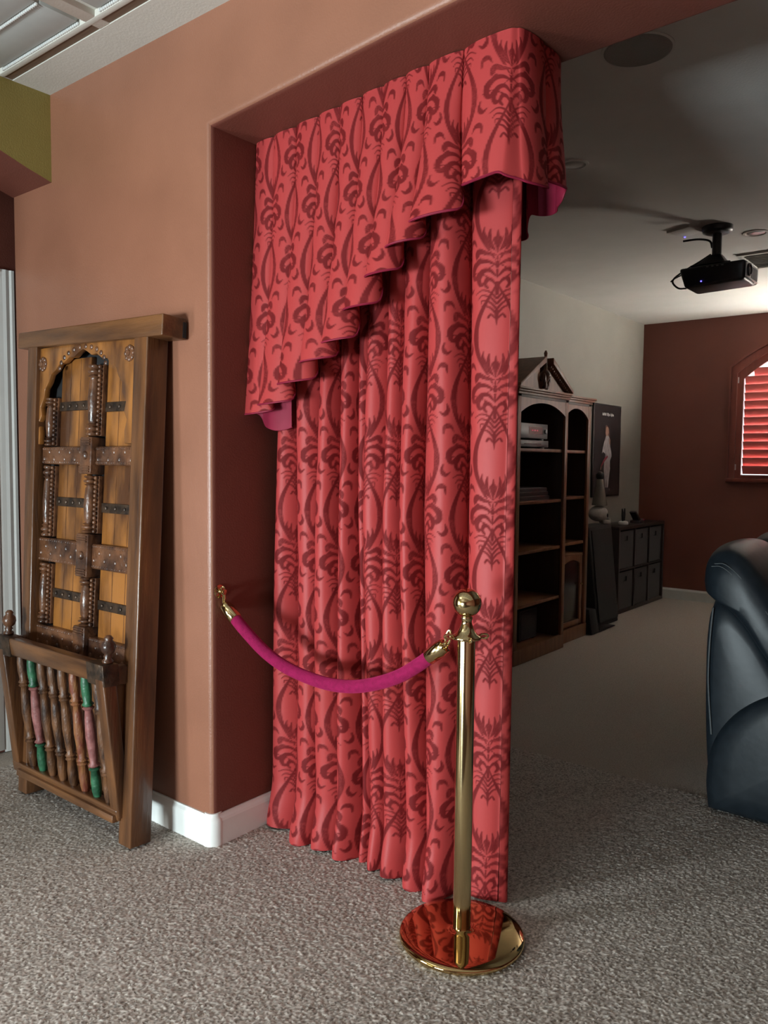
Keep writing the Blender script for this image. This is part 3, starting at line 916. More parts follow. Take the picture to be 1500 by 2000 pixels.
# carved rails
for (z0, z1) in ((1.336, 1.406), (.948, 1.042), (.590, .692)):
    for (x0, x1) in ((-.930, -.632), (-.545, -.268)):
        rl = box('carved_rail', x0, x1, .030, .075, z0, z1, 'carved_wood', rk, .006)
        mb = MB()
        nn_ = int((x1 - x0) / .034)
        zc = (z0 + z1) / 2
        for q in range(nn_):
            xc = x0 + (q + .5) * (x1 - x0) / nn_
            mb.sphere((xc, .030, zc + (.014 if q % 2 else -.014)), .0085, 8, 4, (1, .6, 1))
        for zz_ in (z0 + .009, z1 - .009):
            for q in range(int((x1 - x0) / .016)):
                mb.sphere((x0 + .008 + q * .016, .030, zz_), .0048, 6, 4, (1, .6, 1))
        mb.build('rosettes', 'carved_wood', rl, smooth=True, kind='stuff')
    cbk = box('centre_block', -.628, -.548, .014, .075, z0 - .035, z1 + .035, 'carved_wood', rk, .006)
    mb = MB()
    for q in range(3):
        mb.box(-.622, -.556, .010, .016, z0 - .028 + q * .009, z0 - .023 + q * .009).box(-.622, -.556, .010, .016, z1 + .004 + q * .009, z1 + .009 + q * .009)
    mb.sphere((-.588, .013, (z0 + z1) / 2), .017, 10, 5, (1, .6, 1))
    mb.build('block_carving', 'carved_wood', cbk, smooth=True, kind='stuff')
# half-turned stiles with beaded edges (left stile and centre stile, three tiers)
def turned(name, x, z0, z1, r):
    h_ = z1 - z0
    prof = [(0, .9), (.03, 1.0), (.06, .55), (.085, 1.05), (.11, 1.05), (.135, .6), (.16, .95), (.18, .6), (.22, .75), (.5, .92), (.78, .75), (.82, .6), (.84, .95), (.865, .6), (.89, 1.05), (.915, 1.05), (.94, .55), (.97, 1.0), (1, .9)]
    b_ = MB().lathe([(r * p[1], z0 + h_ * p[0]) for p in prof], 14, (x, .040, 0)).build(name, 'carved_wood', rk, smooth=True, angle=1.4)
    mb = MB()
    n_ = int(h_ / .0165)
    for q in range(n_):
        mb.sphere((x + r + .016, .034, z0 + (q + .5) * h_ / n_), .0082, 8, 5)
    mb.build('beading', 'carved_wood', b_, smooth=True, kind='stuff')
    box('bead_fillet', x + r + .003, x + r + .026, .042, .074, z0, z1, 'carved_wood', b_, .002)
for (z0, z1) in ((1.446, 1.712), (1.080, 1.296), (.728, .912)):
    turned('turned_stile', -.583, z0, z1, .026)
for (z0, z1) in ((1.41, 1.60), (1.048, 1.330), (.70, .940)):
    turned('turned_stile', -.890, z0, z1, .022)
# arched spandrel board with a cusped edge
arch = [(-.935, 1.415), (-.932, 1.46), (-.945, 1.50), (-.925, 1.53), (-.935, 1.565), (-.910, 1.60), (-.905, 1.635), (-.880, 1.66), (-.865, 1.69), (-.830, 1.705), (-.805, 1.728), (-.770, 1.732), (-.735, 1.75), (-.700, 1.748), (-.672, 1.762), (-.640, 1.775)]
rightside = [(-.608, 1.762), (-.580, 1.748), (-.545, 1.750), (-.51, 1.732), (-.475, 1.728), (-.450, 1.705), (-.415, 1.69), (-.400, 1.66), (-.375, 1.635), (-.37, 1.60), (-.345, 1.565), (-.355, 1.53), (-.335, 1.50), (-.348, 1.46), (-.345, 1.415)]
poly = [(-.975, 1.415)] + arch + rightside + [(-.270, 1.415), (-.270, 1.80), (-.975, 1.80)]
sp = MB().prism(poly, lambda a, b, t: (a, .018 + .024 * t, b)).build('arch_board', 'amber_wood', rk, .003)
mb = MB()
for (cx, cz) in ((-.925, 1.735), (-.330, 1.735)):
    mb.lathe([(.030, 0), (.028, .004), (.012, .006), (.010, .011), (.002, .012)], 16, (cx, .018, cz), (0, -1, 0))
    for q in range(8):
        mb.sphere((cx + .022 * math.cos(q * PI / 4), .014, cz + .022 * math.sin(q * PI / 4)), .0085, 8, 4, (1, .5, 1))
for q in range(12):
    a = PI * (q + .5) / 12
    mb.sphere((-.640 + .16 * math.cos(a), .017, 1.70 + .083 * math.sin(a)), .010, 8, 4, (1, .45, 1))
mb.build('rosette_carving', 'carved_wood', sp, smooth=True, kind='stuff')
# basket
bk = box('basket_floor', -.93, -.255, -.028, .075, .085, .112, 'walnut_x', rk, .004)
# front rails and spindles lean outwards: plan offset relative to the lean
def by(z): return -.012 - .155 * (z - .1)      # basket front face (local y) at height z
def rail(name, x0, x1, z0, z1, t, mat):
    return MB().hexa([(x0, by(z0), z0), (x1, by(z0), z0), (x1, by(z0) + t, z0), (x0, by(z0) + t, z0), (x0, by(z1) - .004, z1), (x1, by(z1) - .004, z1), (x1, by(z1) + t, z1), (x0, by(z1) + t, z1)]).build(name, mat, bk, .008, 3)
rail('top_rail', -.955, -.262, .580, .650, .050, 'walnut_x')
rail('bottom_rail', -.985, -.245, .088, .132, .050, 'walnut_x')
sx = [-.864, -.788, -.714, -.638, -.566, -.486, -.408, -.330]
def spin_prof(parts):
    z0, z1 = .130, .585
    out = []
    for t, r in parts: out.append((r, z0 + (z1 - z0) * t))
    return out
SPB = [(0, .012), (.06, .016), (.14, .0165), (.22, .013), (.235, .019), (.25, .013), (.265, .019), (.285, .012), (.34, .014), (.50, .0185), (.66, .015), (.715, .012), (.735, .019), (.75, .013), (.765, .019), (.785, .013), (.86, .0165), (.94, .016), (1, .012)]
for i, x in enumerate(sx):
    z0, z1 = .130, .585
    q0 = Vector((x, by(z0) + .026, z0)); q1 = Vector((x, by(z1) + .026, z1))
    ax = q1 - q0; Ln = ax.length
    def piece(name, t0, t1, mat, par):
        pr = [(r * 1.12, Ln * t) for t, r in SPB if t0 <= t <= t1]
        return MB().lathe(pr, 16, tuple(q0), tuple(ax)).build(name, mat, par, smooth=True, angle=1.4)
    if i in (1, 6):
        s_ = piece('spindle', .25, .75, 'pink_paint', bk)
        s_['label'] = 'faded pink spindle with green turned ends'
        # ends are painted green; kept on the basket as spindle ends
        piece('spindle_foot', 0, .25, 'green_paint', bk)
        piece('spindle_head', .75, 1, 'green_paint', bk)
    else:
        piece('spindle', 0, 1, 'red_worn' if i == 5 else 'spindle_wood', bk)
# slanted end posts and side boards of the basket
for (x0, x1, sgn) in ((-.290, -.238, 1), (-.985, -.935, -1)):
    MB().hexa([(x0, by(.10), .10), (x1, by(.10), .10), (x1, by(.10) + .05, .10), (x0, by(.10) + .05, .10), (x0, by(.64) - .002, .60), (x1, by(.64) - .002, .60), (x1, by(.64) + .05, .60), (x0, by(.64) + .05, .60)]).build('corner_post', 'walnut', bk, .006, 3)
    xi = x0 + .018
    MB().prism([(by(.12) + .03, .10), (.0, .10), (.0, .62), (by(.6) + .03, .60)], lambda a, b, t: (xi + .018 * t, a, b)).build('side_board', 'walnut', bk, .003)
    # side rail, iron corner strap and turned finial
    MB().hexa([(x0 + .004, by(.62) + .02, .572), (x1 - .004, by(.62) + .02, .572), (x1 - .004, .004, .572), (x0 + .004, .004, .572), (x0 + .004, by(.62) + .02, .640), (x1 - .004, by(.62) + .02, .640), (x1 - .004, .004, .640), (x0 + .004, .004, .640)]).build('side_rail', 'carved_wood', bk, .008, 3)
    cs = MB().hexa([(x0 - .050 if sgn > 0 else x0 - .004, by(.585) - .006, .575), (x1 + .004 if sgn > 0 else x1 + .05, by(.585) - .006, .575), (x1 + .004 if sgn > 0 else x1 + .05, by(.585) + .055, .575), (x0 - .050 if sgn > 0 else x0 - .004, by(.585) + .055, .575),
                   (x0 - .050 if sgn > 0 else x0 - .004, by(.655) - .006, .652), (x1 + .004 if sgn > 0 else x1 + .05, by(.655) - .006, .652), (x1 + .004 if sgn > 0 else x1 + .05, by(.655) + .058, .652), (x0 - .050 if sgn > 0 else x0 - .004, by(.655) + .058, .652)]).build('iron_corner', 'iron', bk, .004)
    MB().lathe([(.018, .650), (.020, .660), (.012, .668), (.016, .675), (.012, .682), (.022, .692), (.026, .706), (.024, .720), (.013, .732), (.016, .738), (.008, .748)], 16, ((x0 + x1) / 2, by(.62) + .028, 0)).build('finial', 'carved_wood', bk, smooth=True, angle=1.4)

# ================================================================== BOOKCASES
def bookcase(name, y0, y1, xf, h, label, shelves, arch_drop, pediment):
    t = .022; xb = -.885
    r = empty(name, (xf, (y0 + y1) / 2, 0), label=label, cat='bookcase')
    oy = (y0 + y1) / 2
    B = lambda n, xa, xc, ya, yc, za, zc, m, p=r, bv=.002: box(n, xa - xf, xc - xf, ya - oy, yc - oy, za, zc, m, p, bv)
    B('side_panel', xb, xf - .012, y0, y0 + t, 0, h, 'oak_shade_dark')
    B('side_panel', xb, xf - .012, y1 - t, y1, 0, h, 'oak_shade_dark')
    B('back_panel', xb - .006, xb, y0, y1, 0, h, 'oak_shade_dark')
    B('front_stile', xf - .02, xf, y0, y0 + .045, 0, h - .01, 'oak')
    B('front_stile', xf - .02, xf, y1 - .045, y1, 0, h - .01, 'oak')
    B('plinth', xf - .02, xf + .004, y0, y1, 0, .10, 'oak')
    B('top_board', xb, xf, y0, y1, h - .03, h - .005, 'oak_shade_dark')
    # arched apron
    n = 20
    pts = []
    for k in range(n + 1):
        u = -1 + 2 * k / n
        yy = y0 + .045 + (y1 - y0 - .09) * (k / n)
        zz_ = h - .055 - .075 * abs(u) ** 2.2
        pts.append((yy, zz_))
    poly = [(y0 + .045, h - .01)] + pts + [(y1 - .045, h - .01)]
    MB().prism(poly, lambda a, b, k: (-.018 + .016 * k, a - oy, b)).build('arch_apron', 'oak', r)
    # cornice
    for k, (e, z0_, z1_) in enumerate(((.008, h - .012, h + .006), (.020, h + .006, h + .020), (.032, h + .020, h + .034))):
        B('cornice_moulding', xb, xf + e, y0 - (e if pediment else -.001), y1 + (e if not pediment else .003), z0_, z1_, 'oak', r, .003)
    for z in shelves:
        B('shelf', xb, xf - .022, y0 + t, y1 - t, z - .022, z, 'oak', r, .002)
    if pediment:
        zb = h + .034; ap = 2.060; ym = oy; gap = .052
        tymp = [(y0 + .03, zb), (y1 - .03, zb), (ym + gap, ap - .03), (ym + gap, zb + .06), (ym - gap, zb + .06), (ym - gap, ap - .03)]
        MB().prism(tymp, lambda a, b, k: (-.030 + .015 * k, a - oy, b)).build('pediment_panel', 'oak', r)
        for s_ in (-1, 1):
            e0 = y0 - .03 if s_ < 0 else y1 + .002
            e1 = ym + s_ * gap
            raker = [(e0, zb), (e0, zb + .022), (e1, ap + .012), (e1, ap - .03)]
            MB().prism(raker, lambda a, b, k: (-.20 + .235 * k, a - oy, b)).build('raking_cornice', 'oak', r, .003)
            mb = MB()
            for q in range(14):
                f = (q + .5) / 14
                yy = e0 + (e1 - e0) * f; zz_ = zb + (ap - .036 - zb) * f - .006
                mb.box(-.010, .012, yy - .006 - oy, yy + .006 - oy, zz_ - .005, zz_ + .007)
            mb.build('dentil_row', 'oak', r, kind='stuff')
        MB().lathe([(.020, zb + .01), (.024, zb + .02), (.010, zb + .035), (.014, zb + .055), (.036, zb + .085), (.040, zb + .105), (.030, zb + .125), (.012, zb + .14), (.010, ap + .01), (.012, ap + .03), (.014, ap + .04), (.006, ap + .058)], 16, (.0, 0, 0)).build('urn_finial', 'carved_wood', r, smooth=True, angle=1.4)
        lv = MB()
        for q, (dy, dz) in enumerate(((-.035, .02), (.035, .02), (-.02, -.02), (.02, -.02), (0, -.05))):
            lv.sphere((.012, dy, zb + .06 + dz), .022, 10, 6, (.5, .6, 1.5))
        lv.build('carved_leaves', 'carved_wood', r, smooth=True, kind='stuff')
    return r
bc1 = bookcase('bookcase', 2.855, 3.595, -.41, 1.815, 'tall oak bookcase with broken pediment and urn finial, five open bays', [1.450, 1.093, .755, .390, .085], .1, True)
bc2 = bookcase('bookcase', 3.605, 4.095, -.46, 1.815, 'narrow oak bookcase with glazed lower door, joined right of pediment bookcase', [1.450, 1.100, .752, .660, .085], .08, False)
# glazed arched door of the narrow case
gd = empty('glazed_door'); gd.parent = bc2
gd.location = (0, 0, 0)
oy = 3.85
D = lambda n, xa, xc, ya, yc, za, zc, m, p: box(n, xa, xc, ya - oy, yc - oy, za, zc, m, p, .002)
D('door_stile', -.035, -.012, 3.66, 3.70, .105, .650, 'oak', gd)
D('door_stile', -.035, -.012, 3.99, 4.03, .105, .650, 'oak', gd)
D('door_rail', -.035, -.012, 3.70, 3.99, .105, .145, 'oak', gd)
ptsa = [(3.70 + .29 * k / 12 - oy, .615 - .03 * (2 * k / 12 - 1) ** 2) for k in range(13)]
MB().prism([(3.70 - oy, .650)] + ptsa + [(3.99 - oy, .650)], lambda a, b, k: (-.035 + .023 * k, a, b)).build('door_head', 'oak', gd)
D('door_glass', -.026, -.022, 3.70, 3.99, .145, .62, 'display_dark', gd)
MB().sphere((-.006, 4.01 - oy, .42), .009, 10, 6).build('door_knob', 'brass', gd, smooth=True)

# things in the bookcases
def device(name, y0, y1, z0, h, x0, x1, label, disp):
    r = empty(name, ((x0 + x1) / 2, (y0 + y1) / 2, z0), label=label, cat='electronics')
    hw, hd = (y1 - y0) / 2, (x1 - x0) / 2
    box('body', -hd, hd, -hw, hw, .012, h, 'grey_plastic', r, .004)
    for sy in (-1, 1):
        for sx_ in (-1, 1):
            MB().lathe([(.014, 0), (.016, .004), (.016, .012)], 12, (sx_ * (hd - .03), sy * (hw - .04), 0)).build('foot', 'silver', r, smooth=True)
    if disp:
        dp = box('display', hd - .001, hd + .002, -.06, .14, h * .38, h * .80, 'display_dark', r)
        for q in range(3):
            box('display_digit', hd + .002, hd + .003, -.02 + q * .035, .0 + q * .035, h * .55, h * .63, 'led_red', dp)
        MB().lathe([(.016, 0), (.015, .012), (.004, .013)], 16, (hd, hw - .04, h * .55), (1, 0, 0)).build('knob', 'black_plastic', r, smooth=True)
    else:
        box('slot', hd - .001, hd + .0015, -.14, .10, h * .5, h * .62, 'display_dark', r)
    return r
device('disc_player', 2.99, 3.42, 1.4505, .058, -.80, -.475, 'slim grey disc player under the receiver, top shelf', False)
device('receiver', 2.985, 3.425, 1.509, .115, -.80, -.485, 'grey stereo receiver with dark red display, top shelf of pediment bookcase', True)
for k, (h_, y0, y1, m) in enumerate(((.030, 2.99, 3.46, 'grey_plastic'), (.028, 3.0, 3.44, 'black_plastic'), (.026, 3.005, 3.42, 'grey_plastic'))):
    z = 1.0935 + (0, .0305, .059)[k]
    nm = ('lower', 'middle', 'upper')[k]
    r = empty('media_box', (-.60, (y0 + y1) / 2, z), label='%s flat dark media box, second shelf of pediment bookcase' % nm, cat='box', group='flat boxes on second shelf')
    hw = (y1 - y0) / 2
    box('body', -.12, .12, -hw, hw, 0, h_, m, r, .003)
    box('front_bezel', .12, .124, -hw + .004, hw - .004, .004, h_ - .004, 'black_plastic', r)
bkx = [(2.935, .020, 'grey_plastic', .155, 0), (2.960, .024, 'grey_plastic', .16, 0), (2.990, .026, 'grey_plastic', .158, 0), (3.052, .010, 'paper_white', .155, 9), (3.066, .024, 'black_plastic', .155, 9), (3.094, .018, 'paper_white', .15, 9), (3.116, .012, 'black_plastic', .15, 9)]
names = ['leftmost grey book on the lowest raised shelf', 'second grey book from the left on the lowest raised shelf', 'third grey book, right before the thin white one', 'thin white leaning book beside the grey books', 'black leaning book between two white ones', 'wider white leaning book next to the rightmost black one', 'rightmost thin black leaning book on the lowest raised shelf']
for (y, tt, m, hh, tilt), lb in zip(bkx, names):
    r = empty('book', (-.62, y, .3915), (math.radians(tilt), 0, 0), label=lb, cat='book', group='books on the lowest raised shelf')
    box('cover', -.07, .07, 0, tt, 0, hh, m, r, .0015)
    box('pages', -.072, .066, .002, tt - .002, .003, hh + .0006, 'paper_white', r)
r = empty('subwoofer', (-.66, 3.30, .0855), label='small black speaker box on the bottom shelf of pediment bookcase', cat='speaker')
box('cabinet', -.12, .12, -.13, .13, .008, .225, 'black_plastic', r, .005)
box('grille', .118, .126, -.115, .115, .02, .212, 'bin_fabric', r, .003)
for sy in (-1, 1):
    for sx_ in (-1, 1):
        MB().lathe([(.012, 0), (.013, .009)], 10, (sx_ * .1, sy * .1, 0)).build('foot', 'black_matte', r, smooth=True)
for k, (tl, hh) in enumerate(((14, .26), (8, .24))):
    r = empty('picture_frame', (-.62, 3.667 + .045 * k, 1.1015), (math.radians(-tl + 22 if False else tl), 0, 0), label=('taller', 'shorter')[k] + ' dark frame leaning inside the narrow bookcase', cat='frame', group='frames leaning in narrow bookcase')
    r.rotation_euler = (math.radians(tl), 0, 0)
    r.location.y = 3.712 + .05 * k
    box('frame', -.09, .09, 0, .010, 0, hh, 'black_brown', r, .002)
    box('picture', -.075, .075, -.001, .002, .015, hh - .015, 'grey_plastic', r)

# ================================================================== POSTER
po = empty('poster', (-.898, 5.41, 1.04), label='black framed poster of a figure in white clothes with red sash', cat='poster')
box('frame', .0, .018, -.315, .315, 0, .86, 'black_plastic', po, .003)
box('print', .0175, .0195, -.300, .300, .015, .845, 'poster_black', po)
def printed(name, pts, mat, d=.0005):
    return MB().prism([(a, b) for a, b in pts], lambda a, b, k: (.0195 + d * k, a, b)).build(name, mat, po)
printed('printed_hair', [(-.06, .62), (-.045, .66), (-.01, .67), (.03, .655), (.045, .60), (.06, .54), (.05, .50), (.02, .52), (-.03, .56), (-.055, .58)], 'print_brown', .0005)
printed('printed_face', [(-.050, .60), (-.040, .645), (-.012, .655), (.012, .64), (.018, .60), (.004, .575), (-.02, .565), (-.042, .575)], 'print_skin', .0010)
printed('printed_shirt', [(-.035, .57), (.005, .575), (.05, .545), (.06, .47), (.09, .42), (.105, .38), (.07, .345), (.06, .33), (-.06, .34), (-.045, .40), (-.10, .42), (-.12, .405), (-.105, .46), (-.07, .52)], 'print_white', .0008)
printed('printed_arm', [(.035, .555), (.065, .53), (.06, .48), (.035, .50)], 'print_skin', .0012)
printed('printed_sash', [(-.055, .365), (.01, .385), (.015, .37), (-.05, .335), (-.10, .30), (-.135, .275), (-.14, .29), (-.10, .33)], 'print_red', .0014)
printed('printed_hand', [(-.14, .285), (-.125, .28), (-.135, .25), (-.15, .255)], 'print_skin', .0014)
printed('printed_trousers', [(-.062, .342), (.062, .338), (.072, .26), (.05, .17), (.045, .12), (.03, .085), (.002, .085), (-.002, .16), (-.012, .085), (-.04, .085), (-.05, .17), (-.07, .26)], 'print_white', .0009)
mb = MB()
rs = random.Random(3)
yq = -.13
for wlen in (6, 5, 5):
    for q in range(wlen):
        hh = .026 if rs.random() < .35 or q == 0 else .018
        mb.box(.0195, .0202, yq, yq + .009, .755 - (.006 if rs.random() < .15 else 0), .755 + hh)
        if rs.random() < .6: mb.box(.0195, .0202, yq + .009, yq + .013, .755 + hh * .4, .755 + hh * .65)
        yq += .0145
    yq += .014
mb.build('title_lettering', 'paper_white', po, kind='stuff')
MB().box(.0195, .0202, .05, .085, .055, .075).build('corner_mark', 'grey_plastic', po)

# ================================================================== CUBE SHELF WITH BINS
cu = empty('cube_shelf', (-.745, 5.64, 0), label='low black brown cube shelf with six fabric bins against beige wall', cat='shelf')
hw, hd = .575, .145
T = .022
box('top_panel', -hd, hd, -hw, hw, .755, .785, 'black_brown', cu, .002)
box('bottom_panel', -hd, hd, -hw, hw, .0, .03, 'black_brown', cu, .002)
for y in (-hw, hw - .03): box('side_panel', -hd, hd, y, y + .03, .03, .755, 'black_brown', cu, .002)
box('middle_shelf', -hd, hd - .002, -hw + .03, hw - .03, .384, .400, 'black_brown', cu, .001)
for k in (1, 2):
    y = -hw + .03 + (2 * hw - .06) * k / 3
    box('divider', -hd, hd - .002, y - .008, y + .008, .03, .755, 'black_brown', cu, .001)
box('back_panel', -hd - .006, -hd, -hw, hw, .0, .78, 'black_brown', cu)
cw = (2 * hw - .06) / 3
colnm = ['nearest the leaning tower', 'in the middle column', 'in the far column by the corner']
for rrow, (z0, z1) in enumerate(((.402, .745), (.032, .375))):
    for k in range(3):
        yc = 5.64 - hw + .03 + cw * (k + .5)
        r = empty('storage_bin', (-.745, yc, z0), label='charcoal fabric bin, %s row, %s' % (('upper', 'lower')[rrow], colnm[k]), cat='bin', group='bins in the cube shelf')
        bw = cw / 2 - .014; hh = z1 - z0 - .006
        # front face with a real handle slot
        zc = hh * .80
        o4 = [(-bw, 0), (bw, 0), (bw, hh), (-bw, hh)]
        i4 = [(-.035, zc - .022), (.035, zc - .022), (.035, zc + .022), (-.035, zc + .022)]
        vv4 = [(xx, a, b) for xx in (.120, .128) for (a, b) in o4 + i4]
        ff4 = []
        for q in range(4):
            p = (q + 1) % 4
            ff4 += [(q, p, 4 + p, 4 + q), (8 + q, 12 + q, 12 + p, 8 + p), (q, 8 + q, 8 + p, p), (4 + q, 4 + p, 12 + p, 12 + q)]
        MB().add(vv4, ff4).build('front', 'bin_fabric', r)
        box('handle_slot', .112, .119, -.034, .034, zc - .021, zc + .021, 'black_matte', r)
        box('side', -.12, .12, -bw, -bw + .006, 0, hh, 'bin_fabric', r)
        box('side', -.12, .12, bw - .006, bw, 0, hh, 'bin_fabric', r)
        box('base', -.12, .12, -bw + .006, bw - .006, 0, .006, 'bin_fabric', r)
# trinkets on the cube shelf
r = empty('pen_holder', (-.70, 5.40, .785), label='white round holder with two dark upright pens on cube shelf', cat='holder')
MB().lathe([(.040, 0), (.046, .008), (.044, .026), (.030, .034), (.014, .036)], 24).build('dish', 'white_plastic', r, smooth=True)
for (dy, tl) in ((-.012, -.10), (.014, .06)):
    MB().tube([(0, dy, .03), (0, dy + tl * .08, .09), (0, dy + tl * .2, .150)], [.009, .012, .006], 8).build('pen', 'black_plastic', r, smooth=True)
r = empty('desk_gadget', (-.70, 5.74, .785), label='black angled gadget with red light on the far end of cube shelf', cat='gadget')
MB().hexa([(-.05, -.06, 0), (.05, -.06, 0), (.05, .06, 0), (-.05, .06, 0), (-.05, -.05, .022), (.05, -.05, .022), (.05, .055, .04), (-.05, .055, .04)]).build('base', 'black_plastic', r, .006)
MB().hexa([(-.03, -.03, .025), (.03, -.03, .025), (.03, .03, .03), (-.03, .03, .03), (-.03, -.13, .105), (.03, -.13, .105), (.03, -.10, .118), (-.03, -.10, .118)]).build('wing', 'black_plastic', r, .005)
MB().sphere((.05, .045, .03), .005, 8, 5).build('indicator_light', 'led_red', r, smooth=True)

# leaning black tower with skull, and low black block on the carpet
r = empty('speaker_tower', (-.55, 4.62, 0), label='slanted black tower cabinet standing left of the cube shelf', cat='speaker')
MB().hexa([(-.05, -.215, 0), (.055, -.215, 0), (.055, .215, 0), (-.05, .215, 0), (-.185, -.235, .83), (-.035, -.235, .83), (-.035, .225, .83), (-.185, .225, .83)]).build('cabinet', 'black_matte', r, .008, 3)
MB().hexa([(.057, -.19, .04), (.063, -.19, .04), (.063, .19, .04), (.057, .19, .04), (-.028, -.205, .80), (-.022, -.205, .80), (-.022, .20, .80), (-.028, .20, .80)]).build('front_grille', 'black_matte', r)
r = empty('floor_block', (-.47, 4.20, 0), label='low black wedge shaped block on carpet beside the narrow bookcase', cat='block')
MB().hexa([(-.10, -.075, 0), (.05, -.075, 0), (.05, .075, 0), (-.10, .075, 0), (-.10, -.07, .20), (.02, -.07, .20), (.02, .055, .19), (-.10, .055, .19)]).build('housing', 'black_matte', r, .008)
MB().hexa([(-.08, .076, 0), (.05, .076, 0), (.045, .40, 0), (-.02, .40, 0), (-.08, .076, .03), (.05, .076, .03), (.045, .40, .008), (-.02, .40, .008)]).build('foot_plate', 'black_matte', r, .003)

# skull: cranium, brow, cheekbones, jaw with teeth, eye sockets
sk = empty('skull', (-.655, 4.755, .83), (0, 0, math.radians(-38)), label='white decorative skull sitting on the slanted black tower', cat='skull')
def skullmesh():
    n, m = 40, 30
    V = np.zeros((m + 1, n + 1, 3))
    for i in range(m + 1):
        a = PI * i / m
        for k in range(n + 1):
            b = 2 * PI * k / n
            d = np.array([math.sin(a) * math.cos(b), math.sin(a) * math.sin(b), -math.cos(a)])
            # face looks to +y
            r_ = .078
            e = d * np.array([.80, 1.12, .95]) * r_
            face = max(0, d[1])
            e[2] += .0
            for sx_ in (-1, 1):          # eye sockets
                q = np.linalg.norm(d - np.array([.38 * sx_, .86, -.12]) / np.linalg.norm([.38, .86, .12]))
                e *= 1 - .36 * math.exp(-(q / .27) ** 2)
            q = np.linalg.norm(d - np.array([0, .88, -.42]) / np.linalg.norm([0, .88, .42]))
            e *= 1 - .20 * math.exp(-(q / .15) ** 2)
            q = np.linalg.norm(d - np.array([0, .95, .10]) / np.linalg.norm([0, .95, .10]))
            e *= 1 + .05 * math.exp(-(q / .35) ** 2)
            for sx_ in (-1, 1):
                q = np.linalg.norm(d - np.array([.62 * sx_, .65, -.38]) / np.linalg.norm([.62, .65, .38]))
                e *= 1 + .09 * math.exp(-(q / .2) ** 2)
            if d[2] < -.35 and d[1] < .2: e[2] *= .86
            V[i, k] = e + np.array([0, -.012, .087])
    return grid_mesh('cranium', V)
link('cranium', skullmesh(), 'bone', sk)
MB().hexa([(-.034, .018, .002), (.034, .018, .002), (.026, .100, .002), (-.026, .100, .002), (-.046, .006, .044), (.046, .006, .044), (.030, .092, .034), (-.030, .092, .034)]).build('jaw', 'bone', sk, .010, 3)
mb = MB()
for q in range(8):
    xx = -.021 + .006 * q
    mb.box(xx - .0026, xx + .0026, .082, .095, .030, .041).box(xx - .0026, xx + .0026, .074, .092, .042, .054)
mb.build('teeth', 'bone', sk, .001, kind='stuff')
for sx_ in (-1, 1):
    MB().sphere((.027 * sx_, .052, .076), .021, 12, 8, (1, .6, 1)).build('eye_socket', 'black_matte', sk, smooth=True)
MB().hexa([(-.008, .066, .052), (.008, .066, .052), (.008, .07, .052), (-.008, .07, .052), (-.003, .068, .070), (.003, .068, .070), (.003, .072, .070), (-.003, .072, .070)]).build('nose_hole', 'black_matte', sk)
r = empty('cone_ornament', (-.655, 4.745, .992), label='tall smoky tapered ornament with dark knob standing on the skull', cat='ornament')
MB().lathe([(.062, 0), (.064, .006), (.044, .12), (.030, .215), (.026, .225)], 28).build('cone', 'smoky_glass', r, smooth=True)
MB().lathe([(.024, .225), (.032, .235), (.034, .262), (.026, .280), (.010, .290)], 20).build('knob', 'black_matte', r, smooth=True)

# ================================================================== SOFA (back to the left, end panel towards the opening)
def puff(profile, y0, y1, puffy, n=14, power=2.6, close=True):
    """closed outline (x,z) swept along y, shrinking to its centre at the ends like a cushion"""
    P_ = spline(list(profile) + [profile[0]], 8 * len(profile))[:-1]
    c = P_.mean(0)
    V = []
    for k in range(n + 1):
        u = -1 + 2 * k / n
        s_ = (1 - abs(u) ** power) ** (1 / power)
        u2 = math.copysign(abs(u), u)
        sc = 1 - puffy * (1 - s_)
        V.append(np.concatenate([((P_ - c) * sc + c)[:, :1], np.full((len(P_), 1), (y0 + y1) / 2 + u2 * (y1 - y0) / 2), ((P_ - c) * sc + c)[:, 1:]], 1))
    mb = MB()
    m = len(P_)
    v = np.concatenate(V).tolist()
    f = []
    for k in range(n):
        for i in range(m):
            j = (i + 1) % m
            f.append((k * m + i, k * m + j, (k + 1) * m + j, (k + 1) * m + i))
    # rounded caps
    for k, sgn in ((0, -1), (n, 1)):
        base = len(v)
        ring = np.array(v[k * m:(k + 1) * m])
        prev = list(range(k * m, (k + 1) * m))
        cc = ring.mean(0)
        for q, (sc, dy) in enumerate(((.8, .35), (.5, .6), (.2, .7))):
            idx = []
            for i in range(m):
                p = cc + (ring[i] - cc) * sc
                p[1] += sgn * dy * .03
                idx.append(len(v)); v.append(p.tolist())
            for i in range(m):
                j = (i + 1) % m
                f.append((prev[i], prev[j], idx[j], idx[i]))
            prev = idx
        f.append(tuple(prev))
    return mb.add(v, f)
so = empty('sofa', (1.6, 2.4, 0), label='black leather reclining sofa seen from its end, at right edge', cat='sofa')
OS = (1.6, 2.4, 0)
def shift(mb):
    mb.v = [(p[0] - OS[0], p[1] - OS[1], p[2]) for p in mb.v]
    return mb
back_prof = [(1.262, .012), (1.240, .10), (1.222, .30), (1.214, .55), (1.216, .74), (1.235, .84), (1.30, .845), (1.40, .74), (1.50, .58), (1.62, .42), (1.66, .20), (1.62, .03), (1.45, .012)]
shift(puff(back_prof, 1.455, 3.35, .10, 18, 6)).build('back_shell', 'leather', so, smooth=True, angle=2.5)
head = [(1.188, .915), (1.196, .985), (1.232, 1.035), (1.30, 1.048), (1.37, 1.005), (1.45, .90), (1.54, .765), (1.63, .60), (1.66, .47), (1.58, .46), (1.48, .575), (1.38, .715), (1.30, .800), (1.235, .838), (1.20, .865)]
